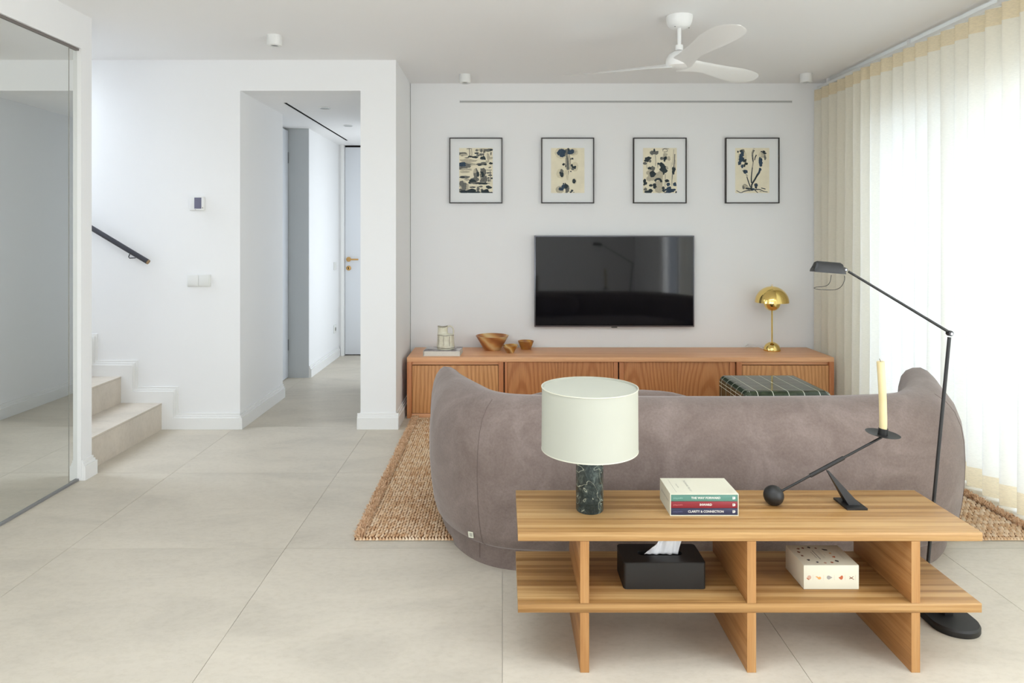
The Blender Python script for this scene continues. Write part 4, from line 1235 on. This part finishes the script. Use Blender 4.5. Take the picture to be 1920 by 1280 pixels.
def art4(A):
    A.blob(230, 330, 110, 200, 0, 0.1)
    for x, y, rx, ry, t in ((230, 180, 50, 40, 3), (270, 160, 24, 34, 2), (230, 250, 56, 60, 4), (215, 350, 72, 70, 4), (210, 430, 78, 62, 4), (300, 400, 40, 40, 3), (330, 470, 40, 34, 3), (170, 470, 36, 34, 4), (240, 530, 36, 40, 4), (290, 510, 20, 40, 3), (135, 185, 18, 26, 3), (180, 215, 26, 24, 5), (240, 455, 34, 36, 5),
                            (715, 260, 80, 90, 1), (740, 190, 40, 34, 3), (770, 225, 36, 24, 3), (690, 180, 22, 14, 3), (660, 260, 34, 60, 0), (770, 320, 26, 60, 2), (670, 430, 52, 80, 4), (650, 370, 26, 60, 4), (672, 500, 36, 44, 4)):
        A.blob(x, y, rx, ry, t, 0.25)
    A.stroke([(510, 140), (475, 240), (490, 420)], (50, 30), 2); A.stroke([(490, 160), (465, 270)], 8, 1); A.stroke([(485, 330), (492, 440), (470, 600), (450, 800), (455, 930)], (14, 30), 3); A.stroke([(500, 440), (480, 560)], 16, 1)
    A.stroke([(570, 260), (540, 320), (525, 390)], (26, 18), 3)
    A.blob(310, 660, 56, 48, 4, 0.15, ang=0.5); A.stroke([(240, 635), (290, 660)], (10, 40), 3); A.stroke([(325, 720), (360, 770)], 34, 1); A.stroke([(345, 780), (385, 910), (430, 1030)], (20, 26), 3)
    A.stroke([(655, 570), (635, 670), (590, 740)], (44, 50), 4); A.blob(660, 610, 26, 34, 4); A.stroke([(600, 720), (530, 850), (465, 960), (455, 1050)], (40, 34), 3); A.blob(580, 760, 22, 16, 3)
    A.blob(295, 1025, 62, 58, 1, 0.12); A.blob(265, 1040, 26, 40, 2); A.stroke([(245, 1000), (300, 960), (380, 1020)], 12, 2); A.blob(360, 1060, 50, 22, 3); A.blob(460, 1080, 70, 36, 4); A.blob(440, 1070, 40, 36, 3); A.blob(400, 1100, 40, 26, 2)
    A.blob(555, 985, 46, 48, 2, 0.15); A.blob(560, 985, 30, 34, 4); A.blob(560, 1040, 26, 26, 3)
    A.stroke([(380, 1105), (280, 1130), (200, 1160), (100, 1110)], (30, 16), 2); A.stroke([(520, 1090), (640, 1085), (740, 1130), (830, 1145)], (26, 12), 3); A.stroke([(530, 1100), (600, 1165)], 18, 3); A.stroke([(680, 1050), (780, 1075)], 20, 3); A.stroke([(640, 1130), (690, 1135)], 12, 2); A.stroke([(490, 105), (535, 110)], 14, 1)

specs = [((842.5, 942), art1, 'black framed ink landscape drawing, leftmost of four pictures'),
         ((1015, 1114), art2, 'black framed ink drawing of blue-black blossoms around a pale trunk'),
         ((1187.5, 1287.5), art3, 'black framed ink drawing crowded with dark flowers and blue leaves'),
         ((1360.5, 1461.5), art4, 'black framed ink plant drawing with three stems, rightmost picture')]
for (pa, pb), fn, lb in specs:
    x0, x1 = tvx(pa, PY), tvx(pb, PY)
    z1_, z0_ = 1.3 + (440 - 258) / 1280 * PY, 1.3 + (440 - 381) / 1280 * PY
    o = thing('framed_picture', ((x0 + x1) / 2, PY, z0_), lb, 'picture', 'ink drawings above the television')
    w = 0.0072
    boxes('picture_frame', [(x0, x1, PY - 0.003, YT - 0.001, z1_ - w, z1_), (x0, x1, PY - 0.003, YT - 0.001, z0_, z0_ + w), (x0, x0 + w, PY - 0.003, YT - 0.001, z0_ + w, z1_ - w), (x1 - w, x1, PY - 0.003, YT - 0.001, z0_ + w, z1_ - w)], M['frame'], o)
    boxes('mat_board', [(x0 + w, x1 - w, PY + 0.007, YT - 0.004, z0_ + w, z1_ - w)], M['mat_board'], o)
    ax0 = x0 + (x1 - x0) * 0.185; ax1 = x0 + (x1 - x0) * 0.818
    az1 = z1_ - (z1_ - z0_) * 0.155; az0 = z1_ - (z1_ - z0_) * 0.842
    sh_ = boxes('paper_sheet', [(ax0, ax1, PY + 0.0066, PY + 0.0069, az0, az1)], M['paper'], o)
    A = Art(ax0, ax1, az0, az1, sh_); fn(A); A.done()

# ================================================================== SIDE BENCH TABLE
TX0, TX1, TY0, TY1, TZ = 0.046, 1.426, 2.027, 2.363, 0.4166
tbk = 0.0262
TS = 0.2056
tab = thing('console_table', (0.736, 2.195, 0), 'low light oak console table with open shelf behind the sofa', 'console table')
bev('table_top', TX0, TX1, TY0, TY1, TZ - tbk, TZ, M['table'], tab, 0.0012)
bev('shelf', TX0, TX1 - 0.002, TY0, TY1, TS - 0.0275, TS, M['table'], tab, 0.0012)
for a, b in ((0.2312, 0.2576), (0.727, 0.7535), (1.2146, 1.2405)):
    for z0, z1 in ((0.0, TS - 0.0278), (TS + 0.0003, TZ - tbk - 0.0003)):
        up_ = bev('upright', a, b, TY0 + 0.0006, TY1 - 0.001, z0, z1, M['tables'], tab, 0.001)
        bev('front_edge', a, b, TY0, TY0 + 0.0007, z0 + 0.0004, z1 - 0.0004, M['tablev'], up_, 0.0002, 1)

# ---- table lamp
lx, ly = 0.2803, 2.195
tl = thing('table_lamp', (lx, ly, TZ), 'table lamp with dark marble column and white drum shade', 'table lamp')
lathe('marble_column', [(0, 0), (0.0415, 0), (0.0438, 0.003), (0.0438, 0.225), (0.041, 0.228), (0, 0.228)], (lx, ly, TZ), M['marble'], tl, 48)
lathe('neck', [(0, 0), (0.008, 0), (0.008, 0.10), (0, 0.10)], (lx, ly, TZ + 0.228), M['brass'], tl, 16)
sz0, sz1 = 0.6115, 0.8125
shd = lathe('lamp_shade', [(0.1545, 0), (0.1532, sz1 - sz0), (0.1518, sz1 - sz0), (0.1530, 0.0), (0.1545, 0)], (lx, ly, sz0), M['shade'], tl, 72)
lathe('top_diffuser', [(0, 0), (0.1510, 0), (0.1510, 0.002), (0, 0.002)], (lx, ly, sz1 - 0.008), M['shade'], shd, 64)
for z in (sz0 + 0.0005, sz1 - 0.0025):
    lathe('rim_band', [(0.1547, 0.0), (0.1551, 0.0), (0.1551, 0.0025), (0.1535, 0.0025)], (lx, ly, z), M['cream'], shd, 72)

# ---- boxed books
BX0, BX1, BY0, BY1, BH = 0.5275, 0.7425, 2.146, 2.286, 0.0690
bx = thing('book_box_set', (0.635, 2.216, TZ), 'cream slipcase holding three paperbacks with teal, red and navy spines', 'book set')
t_ = 0.0022
sc_box = boxes('slipcase', [(BX0, BX1, BY0, BY1, TZ, TZ + t_), (BX0, BX1, BY0, BY1, TZ + BH - t_, TZ + BH), (BX0, BX0 + t_, BY0, BY1, TZ + t_, TZ + BH - t_), (BX1 - t_, BX1, BY0, BY1, TZ + t_, TZ + BH - t_), (BX0 + t_, BX1 - t_, BY1 - t_, BY1, TZ + t_, TZ + BH - t_)], M['creambox'], bx)
hh = (BH - 2 * t_ - 0.0006) / 3
RX90 = Matrix.Rotation(PI / 2, 4, 'X')
for k, (mn, ttl) in enumerate((('navy', 'CLARITY & CONNECTION'), ('red', 'INWARD'), ('teal', 'THE WAY FORWARD'))):
    z0 = TZ + t_ + 0.0002 + k * hh
    bo = bev('book', BX0 + t_ + 0.0004, BX1 - t_ - 0.0004, BY0 + 0.0015, BY1 - t_ - 0.001, z0, z0 + hh - 0.0004, M[mn], bx, 0.001)
    bo['label'] = {'navy': 'navy paperback at the bottom', 'red': 'red paperback in the middle', 'teal': 'teal paperback on top'}[mn]
    zc = z0 + hh / 2
    xc = (BX0 + BX1) / 2
    text('title', ttl, Matrix.Translation((xc + 0.005, BY0 + 0.0012, zc)) @ RX90, 0.0095, M['letter'], bo, 0.00025)
    text('author', 'yung pueblo', Matrix.Translation((BX0 + 0.025, BY0 + 0.0012, zc)) @ RX90, 0.0062, mat('print_' + mn, {'navy': S(96, 98, 130), 'red': S(206, 120, 120), 'teal': S(150, 190, 176)}[mn], 0.6), bo)
    ex = BX1 - 0.014
    lg = [(ex - 0.0045, zc - 0.0042), (ex + 0.001, zc - 0.0042), (ex + 0.0035, zc - 0.003), (ex + 0.0045, zc), (ex + 0.0035, zc + 0.003), (ex + 0.001, zc + 0.0042), (ex - 0.0045, zc + 0.0042)]
    add('publisher_mark', [(x, BY0 + 0.0012, z) for x, z in lg], [tuple(range(len(lg)))], M['letter'], bo)
    boxes('mark_slit', [(ex - 0.0018, ex - 0.0008, BY0 + 0.0009, BY0 + 0.0011, zc - 0.0020, zc + 0.0042)], M[mn], bo)
topz = TZ + BH + 0.0002
RZt = Matrix.Rotation(-PI / 2, 4, 'Z')
text('title_print', 'THE INWARD TRILOGY', Matrix.Translation((BX0 + 0.072, 2.216, topz)) @ RZt, 0.0092, M['printgrey'], sc_box)
text('author_print', 'yung pueblo', Matrix.Translation((BX0 + 0.040, 2.216, topz)) @ RZt, 0.0072, M['printgrey'], sc_box)
boxes('print_rule', [(BX0 + 0.023, BX0 + 0.0236, 2.160, 2.272, topz - 0.0001, topz + 0.0001)], M['printgrey'], sc_box)
v = []; f = []
for k in range(19):
    a = math.radians(100 + k * 8.6)
    p0 = Vector((BX1 - 0.002, 2.165)); d = Vector((math.cos(a), math.sin(a)))
    # clip to the top face
    L = 0.14
    if d.x < 0: L = min(L, (p0.x - BX0 - 0.085) / -d.x)
    if d.y > 0: L = min(L, (BY1 - 0.002 - p0.y) / d.y)
    if d.y < 0: L = min(L, (p0.y - BY0 - 0.002) / -d.y)
    n2 = Vector((-d.y, d.x)) * 0.0003
    s0 = p0 + d * 0.012; e0 = p0 + d * L
    i0 = len(v)
    v += [(s0.x + n2.x, s0.y + n2.y, topz), (s0.x - n2.x, s0.y - n2.y, topz), (e0.x - n2.x, e0.y - n2.y, topz), (e0.x + n2.x, e0.y + n2.y, topz)]
    f.append((i0, i0 + 1, i0 + 2, i0 + 3))
add('ray_print', v, f, M['printline'], sc_box)
Mside = Matrix(((0, 0, -1, BX0 - 0.0002), (-1, 0, 0, 2.216), (0, 1, 0, TZ + BH / 2), (0, 0, 0, 1)))
text('side_print', 'THE INWARD TRILOGY', Mside @ Matrix.Translation((0, 0.004, 0)), 0.0095, M['printgrey'], sc_box)

# ---- candle holder
ch = thing('candle_holder', (1.14, 2.235, TZ), 'black balancing candle holder with ball counterweight and tilted rod', 'candle holder')
boxes('foot_plate', [(1.1055, 1.1715, 2.189, 2.281, TZ, TZ + 0.0065)], M['blackmatte'], ch)
yc = 2.235
def rodp(px, py): return Vector(((px - 942) / 1280 * yc, yc, 1.3 - (py - 440) / 1280 * yc))
pb, pc, pp = rodp(1450.5, 928.4), rodp(1655, 818.5), rodp(1551, 879)
# leaning wedge strut
sT = rodp(1551, 881); w0, w1 = 0.006, 0.019
sB0, sB1 = Vector((1.124, yc, TZ + 0.0065)), Vector((1.163, yc, TZ + 0.0065))
v = []
for (c_, hw) in ((sT + Vector((-0.003, 0, 0)), 0.004), (sT + Vector((0.004, 0, -0.001)), 0.004), (sB1, 0.020), (sB0, 0.020)):
    v += [(c_.x, c_.y - hw, c_.z), (c_.x, c_.y + hw, c_.z)]
add('strut', v, [(0, 2, 4, 6), (1, 7, 5, 3), (0, 1, 3, 2), (2, 3, 5, 4), (4, 5, 7, 6), (6, 7, 1, 0)], M['blackmatte'], ch)
dr = (pc - pb).normalized()
tube('rod', [tuple(pb), tuple(pc - dr * 0.004)], 0.0040, M['blackmatte'], ch, 14)
tube('rod_sleeve', [tuple(pb + (pc - pb) * 0.335), tuple(pb + (pc - pb) * 0.642)], 0.0066, M['blackmatte'], ch, 16)
lathe('counterweight', [(0, -0.0322)] + dome(0.0322, -84, 84, 22) + [(0, 0.0322)], tuple(pb), M['blackmatte'], ch, 40)
MT_ = Matrix.Rotation(math.radians(5), 3, 'Y') @ Matrix.Rotation(math.radians(3), 3, 'X')
cpz = pc + Vector((0.0, 0, 0.006))
lathe('drip_plate', [(0, -0.001), (0.03, -0.0005), (0.0515, 0.004), (0.0522, 0.005), (0.03, 0.0015), (0, 0.001)], tuple(cpz), M['blackmatte'], ch, 48, MT_)
lathe('cup', [(0, 0.001), (0.0145, 0.001), (0.0145, 0.022), (0.0125, 0.022), (0.0125, 0.003), (0, 0.003)], tuple(cpz), M['blackmatte'], ch, 28, MT_)
cd = thing('taper_candle', tuple(cpz + MT_ @ Vector((0, 0, 0.003))), 'pale cream taper candle standing in the black holder', 'candle')
pts = []
for k in range(10):
    q = k / 9
    p = rodp(1656 - 5.2 * q + 1.4 * math.sin(q * PI), 808 - 130.5 * q)
    pts.append(tuple(p))
pts[0] = tuple(cpz + MT_ @ Vector((0, 0, 0.0032)))
tube('wax_body', pts, 0.0117, M['wax'], cd, 24)
e = Vector(pts[-1])
tube('wick', [tuple(e), tuple(e + Vector((-0.001, 0, 0.005))), tuple(e + Vector((-0.004, 0, 0.009)))], 0.0011, M['wick'], cd, 6)

# ---- tissue box
tX0, tX1, tY0, tY1 = 0.3745, 0.6290, 2.1075, 2.238
tH = 0.0825
ts = thing('tissue_box', (0.502, 2.17, TS), 'black tissue box with rounded corners on the lower shelf', 'tissue box')
# body with an oblong slot in its lid
def rrect(x0, x1, y0, y1, r, n=6):
    o = []
    for cx, cy, a0 in ((x1 - r, y1 - r, 0), (x0 + r, y1 - r, 90), (x0 + r, y0 + r, 180), (x1 - r, y0 + r, 270)):
        for k in range(n + 1):
            a = math.radians(a0 + 90 * k / n)
            o.append((cx + r * math.cos(a), cy + r * math.sin(a)))
    return o
R1 = rrect(tX0, tX1, tY0, tY1, 0.011); R2 = rrect(tX0 + 0.002, tX1 - 0.002, tY0 + 0.002, tY1 - 0.002, 0.010)
R3 = rrect(0.4295, 0.5715, 2.156, 2.188, 0.0158)
zt = TS + tH
loft('box_body', [[(x, y, TS + 0.0006) for x, y in R1], [(x, y, zt - 0.002) for x, y in R1], [(x, y, zt) for x, y in R2], [(x, y, zt) for x, y in R3], [(x, y, zt - 0.006) for x, y in R3], [(x, y, zt - 0.03) for x, y in R3]], M['blackmatte'], ts, sharp=30)
# crumpled tissue fan
tis = []
N = 40
for j in range(11):
    q = j / 10
    ring = []
    for i in range(N + 1):
        p = i / N
        xb = 0.452 + 0.107 * p; xt = 0.470 + 0.104 * p
        zb = zt - 0.004; zz = zb + (0.014 + 0.068 * min(1, p * 1.7)) * q
        zz = min(zz, 0.3875)
        y = 2.172 + 0.006 * math.sin(p * 15 + q * 3.5) * (0.35 + q) + 0.002 * math.sin(p * 31 - 2 * q)
        x = xb + (xt - xb) * q + 0.004 * math.sin(p * 17 + q * 4) * q
        ring.append((x, y, zz))
    tis.append(ring)
tp = loft('paper_tissue', tis, M['tissue'], None, closed=False, caps=False)
tp.modifiers.new('thickness', 'SOLIDIFY').thickness = 0.0012
tag(tp, 'crumpled white tissue pulled from the black box', 'tissue')

# ---- card box
cX0, cX1, cY0, cY1, cH = 0.930, 1.1005, 2.107, 2.243, 0.0750
cb = thing('card_box', (1.015, 2.175, TS), 'cream illustrated card box on the lower shelf', 'box')
lid = bev('box_body', cX0, cX1, cY0, cY1, TS + 0.0006, TS + cH, M['creambox'], cb, 0.0012)
c_or, c_br, c_gr, c_rd, c_pk = (mat(n, S(*c), 0.6) for n, c in (('print_ochre', (208, 150, 82)), ('print_brown', (120, 78, 52)), ('print_stone', (150, 146, 140)), ('print_rust', (184, 96, 56)), ('print_rose', (196, 158, 136))))
def icon(name, pts, m, fnc):
    add(name, [fnc(a, b) for a, b in pts], [tuple(range(len(pts)))], m, lid)
fr = lambda a, b: (cX0 + a * (cX1 - cX0), cY0 - 0.0002, TS + b * cH)
def ell(cx, cy, rx, ry, n=14, ang=0.0): return [(cx + rx * math.cos(2 * PI * k / n) * math.cos(ang) - ry * math.sin(2 * PI * k / n) * math.sin(ang), cy + rx * math.cos(2 * PI * k / n) * math.sin(ang) * 2.2 + ry * math.sin(2 * PI * k / n) * math.cos(ang)) for k in range(n)]
icon('shell_print', ell(0.10, 0.50, 0.036, 0.085), c_pk, fr)
icon('shell_print', ell(0.075, 0.44, 0.010, 0.05, ang=0.5), c_rd, fr)
icon('pear_print', [(0.21, 0.54), (0.24, 0.545), (0.265, 0.51), (0.30, 0.53), (0.318, 0.47), (0.30, 0.42), (0.265, 0.42), (0.245, 0.48)], c_or, fr)
icon('drop_print', [(0.415, 0.5), (0.425, 0.56), (0.455, 0.58), (0.49, 0.535), (0.52, 0.495), (0.49, 0.455), (0.455, 0.41), (0.425, 0.44)], c_gr, fr)
icon('heart_print', [(0.63, 0.50), (0.645, 0.45), (0.68, 0.40), (0.705, 0.44), (0.712, 0.52), (0.70, 0.58), (0.675, 0.57), (0.665, 0.53)], c_rd, fr)
icon('sprig_print', [(0.82, 0.53), (0.835, 0.53), (0.862, 0.49), (0.90, 0.55), (0.905, 0.54), (0.875, 0.47), (0.915, 0.42), (0.90, 0.41), (0.86, 0.455), (0.825, 0.43), (0.822, 0.45), (0.845, 0.48)], c_br, fr)
for a in (0.165, 0.357, 0.552, 0.745, 0.935):
    icon('caption_print', [(a - 0.004, 0.38), (a + 0.004, 0.38), (a + 0.004, 0.60), (a - 0.004, 0.60)], M['printline'], fr)
tpf = lambda a, b: (cX0 + a * (cX1 - cX0), cY0 + b * (cY1 - cY0), TS + cH + 0.0002)
for k, (a, b, m_, s_) in enumerate(((0.18, 0.80, c_br, 1.0), (0.13, 0.64, c_br, 1.1), (0.13, 0.46, c_br, 1.1), (0.18, 0.25, M['printdark'], 1.2), (0.30, 0.14, M['navy'], 1.0), (0.43, 0.11, c_pk, 1.0), (0.56, 0.13, c_rd, 1.0), (0.68, 0.20, M['printdark'], 1.2),
                                   (0.70, 0.40, c_rd, 1.2), (0.70, 0.58, c_or, 0.9), (0.66, 0.76, M['printdark'], 1.4), (0.52, 0.84, c_br, 0.9), (0.40, 0.88, M['printdark'], 1.1), (0.28, 0.85, c_br, 1.0))):
    rk = random.Random(k + 5)
    pts = [(a + 0.036 * s_ * rk.uniform(0.45, 1.1) * math.cos(2 * PI * q / 9), b + 0.048 * s_ * rk.uniform(0.4, 1.1) * math.sin(2 * PI * q / 9)) for q in range(9)]
    icon('seed_print', pts, m_, tpf)
for a, b0, b1, w in ((0.36, 0.34, 0.66, 0.010), (0.41, 0.28, 0.72, 0.018), (0.49, 0.34, 0.72, 0.004), (0.515, 0.34, 0.72, 0.004), (0.57, 0.46, 0.56, 0.004), (0.85, 0.30, 0.70, 0.004), (0.88, 0.30, 0.72, 0.003)):
    icon('caption_print', [(a - w / 2, b0), (a + w / 2, b0), (a + w / 2, b1), (a - w / 2, b1)], M['printgrey'], tpf)

# ================================================================== FLOOR LAMP
fl = thing('floor_lamp', (1.497, 2.34, 0), 'slim black jointed floor lamp beside the console table', 'floor lamp')
bxl, bxr, byf, byb = 1.423, 1.573, 2.192, 2.50
o = []
cx, r = (bxl + bxr) / 2, (bxr - bxl) / 2
for k in range(25):
    a = math.radians(180 + 180 * k / 24)
    x, y = cx + r * math.cos(a), byf + r * 0.95 + r * 0.95 * math.sin(a)
    o.append((x, y))
for k in range(25):
    a = math.radians(180 * k / 24)
    o.append((cx + r * math.cos(a), byb - r * 0.95 + r * 0.95 * math.sin(a)))
def sc2(s): return [(cx + (x - cx) * s, (byf + byb) / 2 + (y - (byf + byb) / 2) * s) for x, y in o]
loft('lamp_base', [[(x, y, 0) for x, y in sc2(0.985)], [(x, y, 0.004) for x, y in o], [(x, y, 0.018) for x, y in o], [(x, y, 0.024) for x, y in sc2(0.965)]], M['blackmatte'], fl, sharp=30)
LY = 2.36
bev('clamp_block', 1.452, 1.512, 2.33, 2.395, 0.0235, 0.085, M['black'], fl, 0.003)
bev('clamp_plate', 1.481, 1.511, 2.286, 2.327, 0.0235, 0.072, M['black'], fl, 0.002)
bev('clamp_jaw', 1.512, 1.536, 2.29, 2.325, 0.050, 0.082, M['black'], fl, 0.003)
tube('clamp_screw', [(1.446, 2.31, 0.03), (1.446, 2.31, 0.075)], 0.006, M['black'], fl, 10)
def LP(px, py, Y=LY): return ((px - 942) / 1280 * Y, Y, 1.3 - (py - 440) / 1280 * Y)
tube('pole', [LP(1736, 1096), LP(1780.0, 632)], 0.0058, M['black'], fl, 14)
jt = lathe('elbow_joint', [(0, -0.009), (0.0085, -0.009), (0.0095, -0.007), (0.0095, 0.007), (0.0085, 0.009), (0, 0.009)], LP(1780.5, 624.5), M['black'], fl, 20, Matrix.Rotation(PI / 2, 3, 'X'))
lathe('joint_bolt', [(0, 0), (0.0045, 0), (0.0045, 0.002), (0, 0.002)], (LP(1781, 625)[0], LY - 0.009, LP(1781, 625)[2]), M['chrome'], jt, 14, Matrix.Rotation(PI / 2, 3, 'X'))
tube('arm', [LP(1777, 621), LP(1591, 509)], [0.0050, 0.0042], M['black'], fl, 12)
j2 = lathe('head_joint', [(0, -0.008), (0.0062, -0.008), (0.0062, 0.008), (0, 0.008)], LP(1584, 505.5), M['black'], fl, 18, Matrix.Rotation(PI / 2, 3, 'X'))
lathe('joint_bolt', [(0, 0), (0.0036, 0), (0.0036, 0.002), (0, 0.002)], (LP(1584, 505.5)[0], LY - 0.008, LP(1584, 505.5)[2]), M['chrome'], j2, 14, Matrix.Rotation(PI / 2, 3, 'X'))
# half-round shade: a bent sheet open downwards, rounded shoulders
hs0 = Vector(LP(1523, 509)); hs1 = Vector(LP(1581, 513.5))
ax = (hs1 - hs0).normalized(); upv = Vector((-ax.z, 0, ax.x)); L = (hs1 - hs0).length
rings = []
for k in range(17):
    q = k / 16
    e_ = min(q, 1 - q) * L
    hgt = 0.038 * min(1, math.sqrt(max(0.0, 1 - (1 - min(1, e_ / 0.015)) ** 2)) * 0.6 + 0.4)
    ring = []
    for side, rr_ in ((0, 1.0), (1, 0.93)):
        seq = range(13) if side == 0 else range(12, -1, -1)
        for m_ in seq:
            a = PI * m_ / 12
            ring.append(tuple(hs0 + ax * (q * L) + Vector((0, -1, 0)) * 0.020 * rr_ * math.cos(a) + upv * (hgt * rr_ * math.sin(a))))
    rings.append(ring)
loft('lamp_head', rings, M['black'], fl, caps=True, sharp=40)
bev('head_neck', hs1.x - 0.002, LP(1584, 505)[0], LY - 0.005, LY + 0.005, LP(1584, 508)[2], LP(1584, 501)[2], M['black'], fl, 0.001)
b0 = Vector(LP(1578, 516)); b1 = Vector(LP(1564, 516, LY + 0.0))
tube('wire_guard', spline([(b0.x, LY - 0.02, b0.z), (b0.x, LY - 0.02, LP(0, 524)[2]), (LP(1572, 0)[0], LY - 0.02, LP(0, 536)[2]), (LP(1560, 0)[0], LY - 0.02, LP(0, 542)[2]), (LP(1535, 0)[0], LY - 0.02, LP(0, 542)[2]), (LP(1527, 0)[0], LY, LP(0, 540.5)[2]),
      (LP(1535, 0)[0], LY + 0.02, LP(0, 539)[2]), (LP(1553, 0)[0], LY + 0.02, LP(0, 537)[2]), (LP(1561, 0)[0], LY + 0.02, LP(0, 530)[2]), (LP(1564, 0)[0], LY + 0.02, LP(0, 516)[2])], 5), 0.0010, M['black'], fl, 6)
